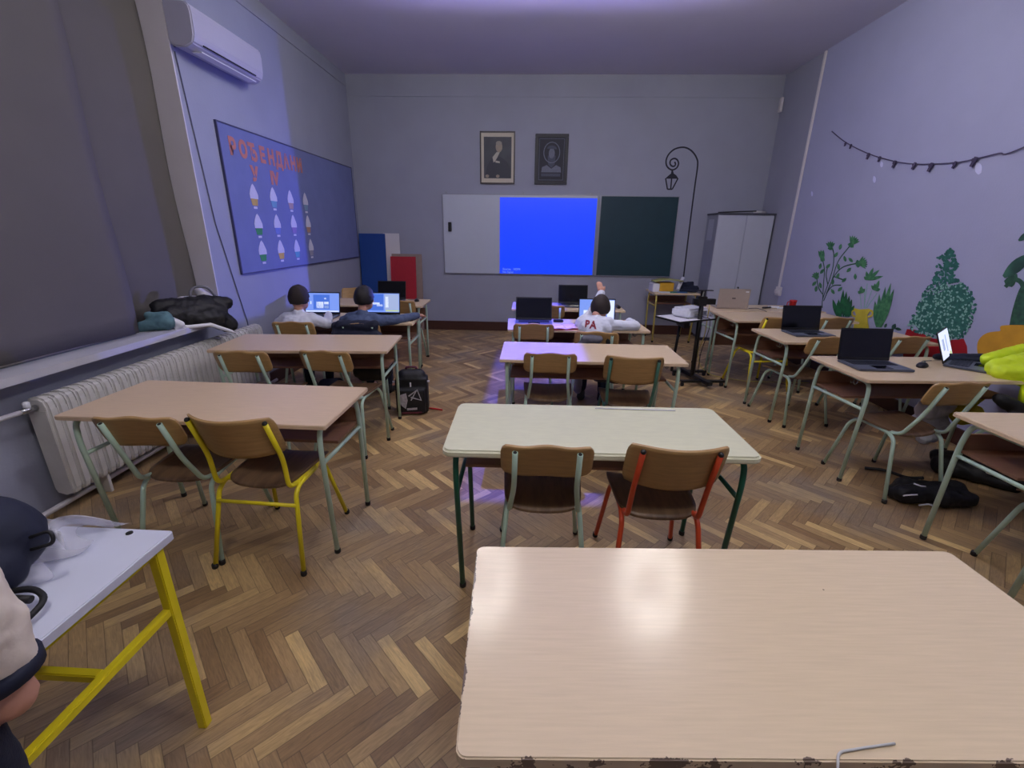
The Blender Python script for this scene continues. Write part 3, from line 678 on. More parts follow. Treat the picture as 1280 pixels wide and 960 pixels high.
# items on side desk
t = thing('magazine_file', 'orange yellow cardboard file box on the small side desk', 'file box', (2.02, 7.10, .76), rad(3))
bm = bmesh.new(); box(bm, (-.06, -.10, 0), (.15, .12, .135)); bevel(bm, .003); bm_obj('box_body', bm, mat('orange_card', srgb(218, 164, 40), .6, noise=.1), t)
bm = bmesh.new(); box(bm, (-.16, -.09, 0), (-.062, .12, .12)); bevel(bm, .003); bm_obj('end_panel', bm, paperM, t)
bm = bmesh.new(); sheet(bm, lambda u, v: (Vector((-.14+.42*u, -.1+.24*v, .145+.02*math.sin(u*4)+.03*u)), Vector((0, 0, 1))), 10, 4, .012)
tag(bm_obj('folder', bm, mat('olive_card', srgb(164, 164, 96), .6, noise=.15), None, loc=(2.02, 7.08, .765)), 'olive green folder lying on the orange file box', 'folder')
tag(tube_obj('paper_roll', [(2.23, 6.99, .80), (2.33, 7.12, .965)], .026, paperM, None, 14), 'rolled white paper leaning among the folders on the side desk', 'paper roll')
tag(blob('folded_cloth', [((2.36, 7.12, .80), .05, (2.55, 7.14, .80), .05), ((2.32, 7.16, .86), .035, (2.50, 7.18, .88), .03), ((2.28, 7.0, .785), .025, (2.5, 7.0, .785), .025)], navyC, voxel=.012, disp=.02, dscale=.05), 'dark navy cloth piled at the wall side of the small side desk', 'cloth')
for i, (x, y, c, lb) in enumerate([(2.13, 6.95, srgb(52, 112, 96), 'green booklet at the front edge of the small side desk'), (2.28, 6.96, srgb(50, 100, 150), 'blue booklet at the front edge of the small side desk'), (2.02, 6.93, srgb(206, 208, 216), 'white booklet at the front edge of the small side desk')]):
    tag(bbox('booklet', (-.08, -.05, 0), (.08, .05, .012), mat('booklet_%s' % 'abc'[i], c, .6, noise=.05), None, .001, loc=(x, y, .76+i*.0005), rot=(0, 0, rad(10-12*i))), lb, 'booklet', 'booklets on the side desk')

# ------------------------------------------------------------------ cabinet
t = thing('storage_cabinet', 'tall pale grey two-door cabinet in the right front corner', 'cabinet', (2.71, 7.08, 0))
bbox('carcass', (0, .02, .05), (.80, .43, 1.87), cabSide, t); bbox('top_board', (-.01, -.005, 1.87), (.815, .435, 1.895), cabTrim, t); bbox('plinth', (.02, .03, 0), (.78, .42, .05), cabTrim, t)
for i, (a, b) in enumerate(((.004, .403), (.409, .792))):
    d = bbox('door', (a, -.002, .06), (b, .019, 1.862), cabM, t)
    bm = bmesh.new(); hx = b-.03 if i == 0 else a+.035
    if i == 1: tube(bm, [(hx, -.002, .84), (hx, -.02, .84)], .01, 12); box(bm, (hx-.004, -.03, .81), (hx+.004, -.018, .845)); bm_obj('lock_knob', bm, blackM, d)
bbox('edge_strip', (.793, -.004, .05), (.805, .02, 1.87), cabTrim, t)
tag(bbox('paper_notice', (-.0015, -.105, -.15), (0, .105, .15), mat('notice_paper', srgb(170, 174, 192), .7, noise=.03), None, 0, loc=(2.708, 7.32, 1.66)), 'paper notice stuck on the side of the tall cabinet', 'notice')
tag(tube_obj('window_pole', [(2.74, 7.20, 1.903), (3.26, 7.14, 1.925)], .009, blackM, None, 8), 'dark pole lying on top of the tall cabinet', 'pole')
tag(tube_obj('roll_of_film', [(3.28, 7.25, 1.916), (3.46, 7.28, 1.916)], .02, plasterW, None, 10), 'short pale roll on top of the tall cabinet by the wall', 'roll')

# ------------------------------------------------------------------ front wall
y0 = YF
t = thing('whiteboard', 'white magnetic board with a glowing blue panel for the projection on its right half', 'whiteboard', (-1.40, y0, .933))
Wb, Hb = 2.42, 1.21
bbox('board_surface', (.01, -.022, .01), (Wb-.01, -.008, Hb-.01), boardW, t, 0)
bm = bmesh.new()
for a, b in (((0, -.028, 0), (Wb, -.002, .014)), ((0, -.028, Hb-.014), (Wb, -.002, Hb)), ((0, -.028, .014), (.014, -.002, Hb-.014)), ((Wb-.014, -.028, .014), (Wb, -.002, Hb-.014))): box(bm, a, b)
bevel(bm, .002); bm_obj('frame', bm, alu, t)
for x in (.05, 1.25, 2.3): bbox('hanging_clip', (x, -.03, Hb), (x+.03, -.002, Hb+.03), alu, t, .002)
bbox('projection_glow_panel', (.905, -.0232, .012), (2.405, -.022, 1.165), glow('projection_glow_blue', (.0, .045, .92, 1), 1.0), t, 0)  # self-glowing panel stands in for the projector's light on the board
MT = Matrix.Translation((.955, -.0235, .072)) @ Matrix.Rotation(rad(90), 4, 'X')
text_mesh('projection_glow_text', 'Source:   HDMI', .045, glow('projection_glow_letters', srgb(150, 180, 255), .8), MT, .0004, t)  # letters glow by emission too, no beam reaches the board
MT = Matrix.Translation((.955, -.0235, .025)) @ Matrix.Rotation(rad(90), 4, 'X')
text_mesh('projection_glow_text', 'No Signal', .045, glow('projection_glow_letters', srgb(150, 180, 255), .8), MT, .0004, t)
tag(bbox('board_eraser', (-.025, -.03, -.07), (.025, 0, .07), blackP, None, .004, loc=(-1.285, YF-.022, 1.655)), 'black felt eraser stuck to the left end of the whiteboard', 'eraser')
t = thing('chalkboard', 'dark green chalkboard mounted at the right of the whiteboard', 'chalkboard', (1.055, y0, .933))
Wg = 1.20
bbox('board_surface', (.01, -.022, .01), (Wg-.01, -.008, Hb-.01), boardG, t, 0)
bm = bmesh.new()
for a, b in (((0, -.028, 0), (Wg, -.002, .014)), ((0, -.028, Hb-.014), (Wg, -.002, Hb)), ((0, -.028, .014), (.014, -.002, Hb-.014)), ((Wg-.014, -.028, .014), (Wg, -.002, Hb-.014))): box(bm, a, b)
bevel(bm, .002); bm_obj('frame', bm, alu, t)
FW = lambda u, v, s: Vector((u, -s, v))
def ell(cx, cy, rx, ry, n=24, a0=0, a1=360): return [(cx+rx*math.cos(rad(a0+(a1-a0)*k/n)), cy+ry*math.sin(rad(a0+(a1-a0)*k/n))) for k in range(n)]
def decal(name, poly, m, parent, s0, d=.0012):
    bm = bmesh.new(); prism(bm, poly, lambda u, v, s: Vector((u, -(s0+s), v)), d); return bm_obj(name, bm, m, parent)
frameBr = mat('dark_wood_frame', srgb(40, 24, 26), .4, noise=.2, nscale=20)
t = thing('framed_portrait', 'framed portrait of a person in a dark uniform with a cream mount', 'picture', (-.80, y0, 2.285)); W_, H_ = .53, .72
bm = bmesh.new()
for a, b in (((0, -.03, 0), (W_, 0, .02)), ((0, -.03, H_-.02), (W_, 0, H_)), ((0, -.03, .02), (.02, 0, H_-.02)), ((W_-.02, -.03, .02), (W_, 0, H_-.02))): box(bm, a, b)
bevel(bm, .003); bm_obj('frame', bm, frameBr, t)
bbox('mount', (.015, -.014, .015), (W_-.015, -.004, H_-.015), mat('cream_mount', srgb(196, 188, 170), .6, noise=.05), t, 0)
pic = bbox('picture', (.06, -.016, .08), (W_-.055, -.014, H_-.075), mat('dark_picture_ground', srgb(26, 30, 46), .5, col2=srgb(50, 54, 66), nscale=6), t, 0)
decal('coat', [(.08, .085), (.10, .22), (.15, .32), (.22, .37), (.27, .39), (.34, .36), (.42, .30), (.455, .20), (.46, .085)], mat('picture_coat', srgb(10, 20, 44), .5, noise=.1), pic, .016)
decal('shirt', [(.19, .37), (.205, .30), (.225, .31), (.27, .38), (.30, .44), (.25, .44)], mat('picture_pale', srgb(176, 172, 160), .6, noise=.1), pic, .0172)
decal('face', ell(.288, .51, .050, .074), mat('picture_face', srgb(148, 136, 122), .6, noise=.15, nscale=30), pic, .0184)
decal('hair', ell(.286, .56, .046, .030, 20), mat('picture_hair', srgb(140, 134, 126), .6, noise=.2, nscale=40), pic, .0196)
decal('medals', [(.235, .325), (.30, .315), (.30, .29), (.235, .298)], MATS['picture_pale'], pic, .0184)
for cx in (.11, .27): decal('hand', ell(cx, .11, .028, .022, 14), MATS['picture_face'], pic, .0184)
t = thing('engraved_icon', 'dark framed engraving of a bearded head inside a round halo', 'picture', (.03, y0, 2.285)); W_, H_ = .495, .69
bm = bmesh.new()
for a, b in (((0, -.03, 0), (W_, 0, .045)), ((0, -.03, H_-.045), (W_, 0, H_)), ((0, -.03, .045), (.045, 0, H_-.045)), ((W_-.045, -.03, .045), (W_, 0, H_-.045))): box(bm, a, b)
bevel(bm, .004); bm_obj('frame', bm, mat('navy_black_frame', srgb(12, 13, 30), .5, noise=.1), t)
pic = bbox('picture', (.04, -.016, .04), (W_-.04, -.006, H_-.04), mat('engraving_ground', srgb(18, 22, 42), .6, noise=.2, nscale=40), t, 0)
eng = mat('engraving_lines', srgb(92, 97, 120), .5, noise=.3, nscale=70)
def ring(bm, cx, cy, rx, ry, wd, s0, n=30):
    a = ell(cx, cy, rx, ry, n); b = ell(cx, cy, rx-wd, ry-wd, n)
    for i in range(n):
        j = (i+1) % n; bm.faces.new([bm.verts.new((p[0], -s0, p[1])) for p in (a[i], a[j], b[j], b[i])])
bm = bmesh.new(); ring(bm, .25, .44, .125, .145, .012, .0178)
for a, b in (((.062, -.0178, .062), (W_-.062, -.0165, .067)), ((.062, -.0178, H_-.067), (W_-.062, -.0165, H_-.062)), ((.062, -.0178, .067), (.067, -.0165, H_-.067)), ((W_-.067, -.0178, .067), (W_-.062, -.0165, H_-.067))): box(bm, a, b)
bm_obj('halo_and_border', bm, eng, pic)
decal('beard', [(.19, .40), (.20, .28), (.25, .23), (.30, .28), (.31, .40)], mat('engraving_mid', srgb(54, 58, 84), .5, noise=.35, nscale=80), pic, .0165)
decal('face', ell(.25, .43, .045, .07), eng, pic, .018)
decal('hair', ell(.25, .485, .075, .05, 18, 0, 180), MATS['engraving_mid'], pic, .0192)
decal('shoulders', [(.10, .17), (.11, .24), (.18, .27), (.25, .22), (.32, .27), (.39, .24), (.40, .17)], eng, pic, .0192)
decal('name_band', [(.10, .115), (.39, .115), (.39, .155), (.10, .155)], MATS['engraving_mid'], pic, .0165)

# mural street lamp
def stroke(bm, pts, wd, f, d=.0015):
    P = [Vector(p) for p in pts]; n = len(P); a = []; b = []
    for i in range(n):
        tg = (P[min(i+1, n-1)]-P[max(i-1, 0)]).normalized(); q = Vector((-tg.y, tg.x)); ww = (wd[i] if isinstance(wd, list) else wd)/2
        a.append(P[i]+q*ww); b.append(P[i]-q*ww)
    prism(bm, [tuple(p) for p in a]+[tuple(p) for p in b[::-1]], f, d)
def catm(pts, n=8):
    P = [Vector(p) for p in pts]; out = []
    for i in range(len(P)-1):
        p0, p1, p2, p3 = P[max(i-1, 0)], P[i], P[i+1], P[min(i+2, len(P)-1)]
        for k in range(n):
            t = k/n; out.append(.5*((2*p1)+(-p0+p2)*t+(2*p0-5*p1+4*p2-p3)*t*t+(-p0+3*p1-3*p2+p3)*t**3))
    out.append(P[-1]); return [tuple(p) for p in out]
fy = lambda u, v, s: Vector((u, YF-s, v))
t = thing('street_lamp_mural', 'painted black street lamp with a spiral arm on the front wall', 'mural')
wp = lambda x, y: on_y(820+x/5.333, 170+y/5.333, YF)
bm = bmesh.new(); stroke(bm, catm([wp(183, 945), wp(205, 760), wp(232, 540), wp(258, 340), (wp(277, 200)), wp(272, 150), wp(243, 105), wp(205, 80), wp(165, 76), wp(120, 90), wp(85, 122), wp(68, 160), wp(70, 195), wp(88, 218), wp(112, 226), wp(138, 212), wp(150, 185), wp(142, 160), wp(122, 150), wp(100, 160), wp(93, 180), wp(102, 198), wp(120, 202), wp(130, 188), wp(124, 172)], 6), .022, fy)
bm_obj('post_and_spiral', bm, inkM, t)
bm = bmesh.new(); prism(bm, [wp(60, 285), wp(85, 262), wp(100, 250), wp(104, 225), wp(112, 225), wp(118, 250), wp(135, 262), wp(150, 285)], fy, .0015)
for a, b in (((64, 283), (76, 355)), ((146, 283), (108, 355)), ((76, 355), (108, 355)), ((104, 283), (98, 352))): stroke(bm, [wp(*a), wp(*b)], .02, lambda u, v, s: Vector((u, YF-.0012-s, v)), .0012)
bm_obj('lantern', bm, inkM, t)

# leaning boards in left front corner
def leaning(name, label, x0, x1, h, lean, m, th, yoff, z=0):
    o = bbox(name, (x0, -th, 0), (x1, 0, h), m, None, .003, loc=(0, YF-.03-yoff, z), rot=(-math.atan2(lean, h)*1, 0, 0)); o.location.y -= lean
    return tag(o, label, 'board', 'boards leaning in the corner')
leaning('blue_board', 'tall blue board leaning in the left front corner', -2.74, -2.32, 1.54, .10, blueF, .02, .04)
leaning('grey_board', 'pale grey board behind the tall blue board', -2.36, -2.10, 1.545, .05, plasterW, .012, .01)
leaning('red_board', 'red board leaning beside the tall blue board', -2.25, -1.84, 1.20, .14, redF, .02, .06)
leaning('brown_board', 'bare brown board just behind the red board', -2.24, -1.75, 1.235, .07, mdf, .015, .025)

# ------------------------------------------------------------------ left wall: pinboard, air conditioner
PY0, PY1, PZ0, PZ1 = 4.313, 7.39, 1.187, 2.470
lx = lambda u, v, s: Vector((XL+s, u, v))
t = thing('pinboard', 'long blue felt pinboard with birthday cupcakes on the left wall', 'pinboard')
bbox('felt_panel', (XL, PY0, PZ0), (XL+.018, PY1, PZ1), pinM, t, 0)
bm = bmesh.new()
for a, b in (((XL, PY0-.012, PZ0-.012), (XL+.022, PY1+.012, PZ0)), ((XL, PY0-.012, PZ1), (XL+.022, PY1+.012, PZ1+.012)), ((XL, PY0-.012, PZ0), (XL+.022, PY0, PZ1)), ((XL, PY1, PZ0), (XL+.022, PY1+.012, PZ1))): box(bm, a, b)
bm_obj('edge_strip', bm, mat('pinboard_edge', srgb(62, 64, 96), .6, noise=.05), t)
letM = mat('orange_letter_card', srgb(190, 122, 108), .8, noise=.1)
def wall_text(body, y, z, size, sx, rz=0):
    M = Matrix.Translation((XL+.0185, y, z)) @ Matrix.Rotation(rad(90), 4, 'Z') @ Matrix.Rotation(rad(90), 4, 'X')
    # text must read along +y when seen from +x side: rotate so that local x -> +y, local y -> z
    M = Matrix(((0, 0, 1, XL+.0195), (1, 0, 0, y), (0, 1, 0, z), (0, 0, 0, 1)))
    o = text_mesh('letters', body, size, letM, M, .001, None, .010, sx); return o
word = 'РОЂЕНДАНИ'; yy = 4.43
for ch in word:
    o = wall_text(ch, yy, 2.235, .19, .9); tag(o, 'orange cut-out letter %s in the birthday title on the pinboard' % {'Р': 'R', 'О': 'O', 'Ђ': 'DJ', 'Е': 'E', 'Н': 'N', 'Д': 'D', 'А': 'A', 'И': 'I'}[ch], 'letter', 'cut-out title letters on the pinboard'); o.name = 'cut_out_letter'; yy += {'Ђ': .19, 'Д': .165}.get(ch, .148)
for ch, y, lb in (('У', 4.72, 'orange cut-out letter below the title, left of the numeral'), ('IV', 5.06, 'orange cut-out numeral four below the title')):
    o = wall_text(ch, y, 2.045, .17, 1.1); o.name = 'cut_out_letter'; tag(o, lb, 'letter', 'cut-out title letters on the pinboard')
cols = [srgb(196, 164, 90), srgb(110, 160, 190), srgb(176, 150, 150), srgb(120, 150, 180), srgb(60, 140, 84), srgb(112, 130, 200), srgb(140, 120, 180), srgb(180, 140, 120), srgb(60, 140, 84), srgb(206, 170, 90), srgb(100, 170, 190), srgb(150, 150, 170)]
rowz = [1.885, 1.61, 1.355]; k = 0
rn = ['top', 'middle', 'bottom']; cn = ['first', 'second', 'third', 'last']
frost = mat('frosting_paper', srgb(206, 206, 222), .8, noise=.08, nscale=40)
for r in range(3):
    for c in range(4):
        y = 4.70+.358*c; z = rowz[r]+(.02*c/3 if r == 1 else 0); m_ = mat('cupcake_case_%s' % 'abcdefghijkl'[k], cols[k], .8, noise=.1)
        t = thing('paper_cupcake', '%s paper cupcake in the %s row on the pinboard' % (cn[c], rn[r]), 'decoration', (XL+.018, y, z), 0, 'paper cupcakes on the pinboard')
        q = lambda u, v, s: Vector((s, u, v)); s_ = 1-.04*c
        bm = bmesh.new(); prism(bm, [(-.045*s_, -.075), (.045*s_, -.075), (.06*s_, -.01), (-.06*s_, -.01)], q, .002); bm_obj('case', bm, m_, t)
        bm = bmesh.new(); prism(bm, [(-.068*s_, -.012), (.068*s_, -.012), (.07*s_, .03), (.05*s_, .065), (.03*s_, .10), (.005, .125), (-.02*s_, .11), (-.05*s_, .07), (-.07*s_, .03)], lambda u, v, s: Vector((.002+s, u, v)), .002); bm_obj('frosting', bm, frost, t)
        bm = bmesh.new(); prism(bm, [(-.03, -.105), (.03, -.105), (.03, -.085), (-.03, -.085)], q, .0015); bm_obj('name_tag', bm, frost, t)
        k += 1
# pale crumbs/paint dots below the board
t = thing('air_conditioner', 'white split air conditioner high on the left wall', 'air conditioner', (XL, 3.93, 2.885))
prof = [(0, .03), (.04, .005), (.12, 0), (.185, .03), (.205, .08), (.21, .22), (.20, .27), (.17, .29), (0, .295)]
bm = bmesh.new(); prism(bm, prof, lambda u, v, s: Vector((u, s, v)), .93); bevel(bm, .01, 3); bm_obj('housing', bm, mat('ac_white_plastic', srgb(176, 176, 196), .35, noise=.02), t)
bbox('outlet_slot', (.195, .10, .035), (.2035, .80, .043), holeM, t, .001, rot=None)
bbox('air_flap', (.10, .10, -.006), (.18, .83, .002), whiteP, t, .002)
tag(blob('pipe_bracket', [((XL+.01, 3.955, 2.93), .012, (XL+.02, 3.962, 2.90), .008)], blackP, voxel=.004), 'small dark bracket at the near lower corner of the air conditioner', 'bracket')

# ------------------------------------------------------------------ right wall murals and garland
rx = lambda u, v, s: Vector((XR-s, u, v))
W = lambda px, py: on_x(px, py, XR)
def wz(x, y): return W(1000+x/4.571, 280+y/4.571)     # pixel of a close-up of that stretch of wall
def leaf(bm, base, tip, wd, f, d=.0015):
    b, tt = Vector(base), Vector(tip); ax = tt-b; q = Vector((-ax.y, ax.x)).normalized(); pts = []
    for k in range(7): s = k/6; pts.append(b+ax*s+q*wd*math.sin(PI*min(1, s*.9+.1))**.8/2)
    pts2 = [b+ax*(k/6)-q*wd*math.sin(PI*min(1, k/6*.9+.1))**.8/2 for k in range(6, -1, -1)]
    prism(bm, [tuple(p) for p in pts+pts2], f, d)
def pleaf(bm, base, tip, wd, f, d=.0015, P=None):
    P = P or wz; b, tt = Vector(base), Vector(tip); ax = tt-b; q = Vector((-ax.y, ax.x)).normalized(); A = []; B = []
    for k in range(8):
        s = k/7; w_ = wd*math.sin(PI*(s*.93+.07))**.9/2; A.append(b+ax*s+q*w_); B.append(b+ax*s-q*w_)
    prism(bm, [P(*p) for p in A+B[::-1]], f, d)
off = lambda s0: (lambda u, v, s: Vector((XR-s0-s, u, v)))
t = thing('branching_plant_mural', 'painted branching dark green plant on the lilac wall, nearest the front corner', 'mural')
bm = bmesh.new()
for pts in ([(128, 480), (130, 430), (165, 330), (190, 240), (192, 160), (176, 130)], [(135, 440), (180, 330), (215, 220), (265, 150), (300, 110)], [(150, 400), (195, 300), (240, 250), (300, 230), (345, 225)], [(130, 430), (135, 340), (140, 260), (128, 200)], [(128, 400), (105, 360), (95, 300)], [(150, 400), (185, 355), (235, 350)], [(160, 350), (150, 290), (160, 240)], [(195, 300), (250, 320)]):
    stroke(bm, catm([wz(*p) for p in pts], 4), .014, rx)
bm_obj('stems', bm, leafD, t)
bm = bmesh.new()
for (cx, cy, n, ln, ang, sp) in ((176, 130, 5, 55, 90, 100), (300, 110, 6, 75, 60, 90), (345, 225, 7, 75, 10, 110), (128, 190, 3, 70, 100, 40), (95, 300, 5, 45, 120, 120)):
    for i in range(n):
        a = rad(ang+sp*(i/(n-1)-.5)); r0 = -ln*.35
        pleaf(bm, (cx+r0*math.cos(a), cy-r0*math.sin(a)), (cx+ln*.6*math.cos(a), cy-ln*.6*math.sin(a)), 17 if n > 3 else 24, off(.0018+.0006*i))
for i, (cx, cy) in enumerate(((232, 130), (208, 175), (258, 198), (163, 240), (222, 243), (118, 240), (282, 262), (318, 300), (255, 320), (190, 330), (232, 372), (85, 340), (95, 370), (190, 385), (130, 270), (220, 295), (120, 350), (293, 205))):
    a = rad(R_.uniform(40, 140)); ln = 17; pleaf(bm, (cx-ln*math.cos(a), cy+ln*math.sin(a)), (cx+ln*math.cos(a), cy-ln*math.sin(a)), 17, off(.002+.0003*i))
bm_obj('leaves', bm, leafM, t)
t = thing('spiky_plant_mural', 'painted low spiky green plant left of the yellow vase', 'mural')
bm = bmesh.new()
for i, (bx, tx_, ty) in enumerate(((215, 188, 430), (225, 222, 430), (235, 250, 375), (250, 268, 385), (262, 285, 410), (270, 300, 430), (240, 215, 450), (280, 315, 465))): pleaf(bm, (bx, 530), (tx_, ty), 24, off(.001*i+.001))
bm_obj('leaves', bm, mat('mural_bright_green', srgb(30, 112, 62), .7, col2=srgb(20, 72, 50), nscale=20), t)
t = thing('yellow_vase_mural', 'painted yellow vase with thin-stemmed leaves on the lilac wall', 'mural')
bm = bmesh.new()
for a, b in (((350, 480), (345, 405)), ((365, 480), (385, 340)), ((375, 480), (410, 380)), ((380, 480), (440, 395)), ((368, 480), (370, 370))): stroke(bm, [wz(*a), wz(*b)], .008, rx)
bm_obj('stems', bm, leafP, t)
bm = bmesh.new(); n = 0
for (cx, cy, ls) in ((390, 320, ((380, 270), (420, 250), (455, 262), (478, 298), (368, 300))), (435, 380, ((455, 322), (430, 340), (410, 350), (462, 370))), (352, 395, ((355, 355), (375, 370), (335, 385)))):
    for (tx_, ty) in ls: pleaf(bm, (cx, cy), (tx_, ty), 19, off(.001+.0006*n)); n += 1
bm_obj('leaves', bm, leafM, t)
bm = bmesh.new(); prism(bm, [wz(*p) for p in ((312, 480), (345, 488), (400, 484), (410, 490), (390, 520), (392, 560), (400, 600), (310, 600), (316, 560), (325, 520))], off(.008), .002)
bm_obj('vase', bm, potY, t)
for sgn, ex in ((1, 400), (-1, 322)):
    bm = bmesh.new(); stroke(bm, catm([wz(ex, 492), wz(ex+sgn*18, 500), wz(ex+sgn*16, 522), wz(ex-sgn*6, 530)], 4), .02, off(.009)); bm_obj('handle', bm, potY, t)
t = thing('snake_plant_mural', 'painted upright broad-leaved green plant behind the black laptop lid', 'mural')
bm = bmesh.new()
for i, (bx, tx_, ty) in enumerate(((440, 430, 440), (450, 455, 400), (455, 490, 360), (460, 522, 338), (465, 540, 372), (460, 530, 420))): pleaf(bm, (bx, 590), (tx_, ty), 30, off(.001+.001*i))
bm_obj('leaves', bm, leafM, t)
bm = bmesh.new(); pleaf(bm, (484, 592), (496, 568), 14, rx); pleaf(bm, (528, 602), (548, 570), 24, off(.0013)); pleaf(bm, (545, 596), (582, 604), 16, off(.002)); bm_obj('fallen_leaves', bm, leafD, t)
t = thing('bushy_tree_mural', 'painted bushy teal green tree in a red pot on the lilac wall', 'mural')
bm = bmesh.new(); bm2 = bmesh.new(); rr = random.Random(11)
outline = [(870, 135), (905, 230), (880, 300), (930, 330), (985, 390), (1010, 470), (985, 560), (950, 640), (870, 665), (760, 650), (660, 620), (615, 570), (665, 500), (690, 420), (745, 350), (780, 290), (790, 190)]
def inside(x, y, P=outline):
    c = False; j = len(P)-1
    for i in range(len(P)):
        if (P[i][1] > y) != (P[j][1] > y) and x < (P[j][0]-P[i][0])*(y-P[i][1])/(P[j][1]-P[i][1])+P[i][0]: c = not c
        j = i
    return c
prism(bm, [wz((x-815)*.86+815, (y-480)*.90+480) for x, y in outline[3:-3]], off(.0005), .001)
n = 0
while n < 900:
    x, y = rr.uniform(600, 1030), rr.uniform(120, 680)
    if not inside(x, y): continue
    if y < 330 and rr.random() < .3: continue
    a = rr.uniform(0, 2*PI); ln = rr.uniform(8, 15); n += 1
    light = rr.random() < .33 and y > 330
    ln *= .6 if light else 1; pleaf(bm2 if light else bm, (x-ln*math.cos(a), y-ln*math.sin(a)), (x+ln*math.cos(a), y+ln*math.sin(a)), rr.uniform(12, 18) if not light else rr.uniform(6, 13), off(.002+rr.random()*.004 + (.003 if light else 0)), .0008)
stroke(bm, [wz(835, 340), wz(830, 230), wz(855, 140)], .012, off(.001)); bm_obj('foliage', bm, leafT, t); bm_obj('leaf_highlights', bm2, leafP, t)
bm = bmesh.new(); prism(bm, [wz(*p) for p in ((612, 600), (660, 604), (760, 655), (880, 662), (935, 655), (955, 700), (958, 760), (920, 850), (860, 920), (760, 950), (690, 930), (625, 860), (590, 760), (590, 680), (600, 630))], off(.0002), .0006)
bm_obj('pot', bm, potR, t)
t = thing('orange_pot_mural', 'painted orange pot with large dark curling leaves at the right edge', 'mural')
bm = bmesh.new(); stroke(bm, catm([wz(1235, 600), wz(1255, 500), wz(1290, 390), wz(1330, 330)], 5), .10, rx); stroke(bm, catm([wz(1290, 430), wz(1275, 350), wz(1245, 320), wz(1210, 325), wz(1175, 360)], 6), [.03]*14+[.08]*8+[.03]*3, off(.002)); bm_obj('stems', bm, leafD, t)
bm = bmesh.new(); pleaf(bm, (1166, 302), (1330, 165), 70, off(.003)); pleaf(bm, (1252, 95), (1330, 40), 34, off(.003)); pleaf(bm, (1300, 250), (1420, 160), 50, off(.004)); bm_obj('leaves', bm, mat('mural_deep_leaf', srgb(22, 52, 50), .7, col2=srgb(60, 110, 92), nscale=6), t)
bm = bmesh.new(); prism(bm, catm([wz(*p) for p in ((1150, 608), (1150, 585), (1185, 578), (1290, 578), (1400, 590), (1440, 620), (1480, 700), (1440, 800), (1300, 900), (1100, 850), (1030, 760), (1016, 705), (1030, 655), (1075, 622), (1145, 612))], 4), off(.0045), .0015); bm_obj('pot', bm, potO, t)
# garland
gp = [W(900+x/3.368, y/3.368) for x, y in ((475, 553), (535, 600), (633, 648), (745, 680), (828, 690), (900, 690), (1000, 684), (1085, 668), (1180, 645), (1280, 622))]
gp.append((gp[-1][0]-.9, gp[-1][1]+.30)); gc = catm(gp, 6)
t = thing('peg_garland', 'sagging dark string with little pegs across the lilac wall', 'garland')
bm = bmesh.new(); tube(bm, [(XR-.012, y, z) for y, z in gc], .0045, 6); bm_obj('string', bm, mat('dark_string', srgb(84, 76, 108), .8, noise=.2), t)
for x, y, s in ((535, 603, .7), (558, 612, .8), (633, 650, 1.1), (680, 664, .9), (745, 682, 1.2), (828, 690, 1.1), (900, 692, 1.4), (1000, 686, 1), (1085, 668, 1.4)):
    yy, zz = W(900+x/3.368, y/3.368); bm = bmesh.new(); box(bm, (-.008, -.010*s, -.042*s), (.002, .010*s, .012)); box(bm, (-.010, -.016*s, -.016*s), (.0, .016*s, .0)); bm_obj('peg', bm, mat('dark_peg', srgb(74, 66, 96), .8, noise=.2), t, loc=(XR-.014, yy, zz), rot=(rad(18), 0, 0))
for i, (px, py, s, lb) in enumerate(((1102, 205, 1.0, 'near the middle of the garland'), (1093, 224, 1.1, 'below and left of the other low one'), (1015, 242, 1.0, 'near the conduit'), (1223, 210, 1.5, 'under the right end of the garland'))):
    yy, zz = W(px, py); bm = bmesh.new(); leaf(bm, (yy-.02*s, zz-.03*s), (yy+.02*s, zz+.03*s), .035*s, rx); tag(bm_obj('paint_dab', bm, fluff), 'small white paint dab on the lilac wall %s' % lb, 'mark', 'white paint dabs')

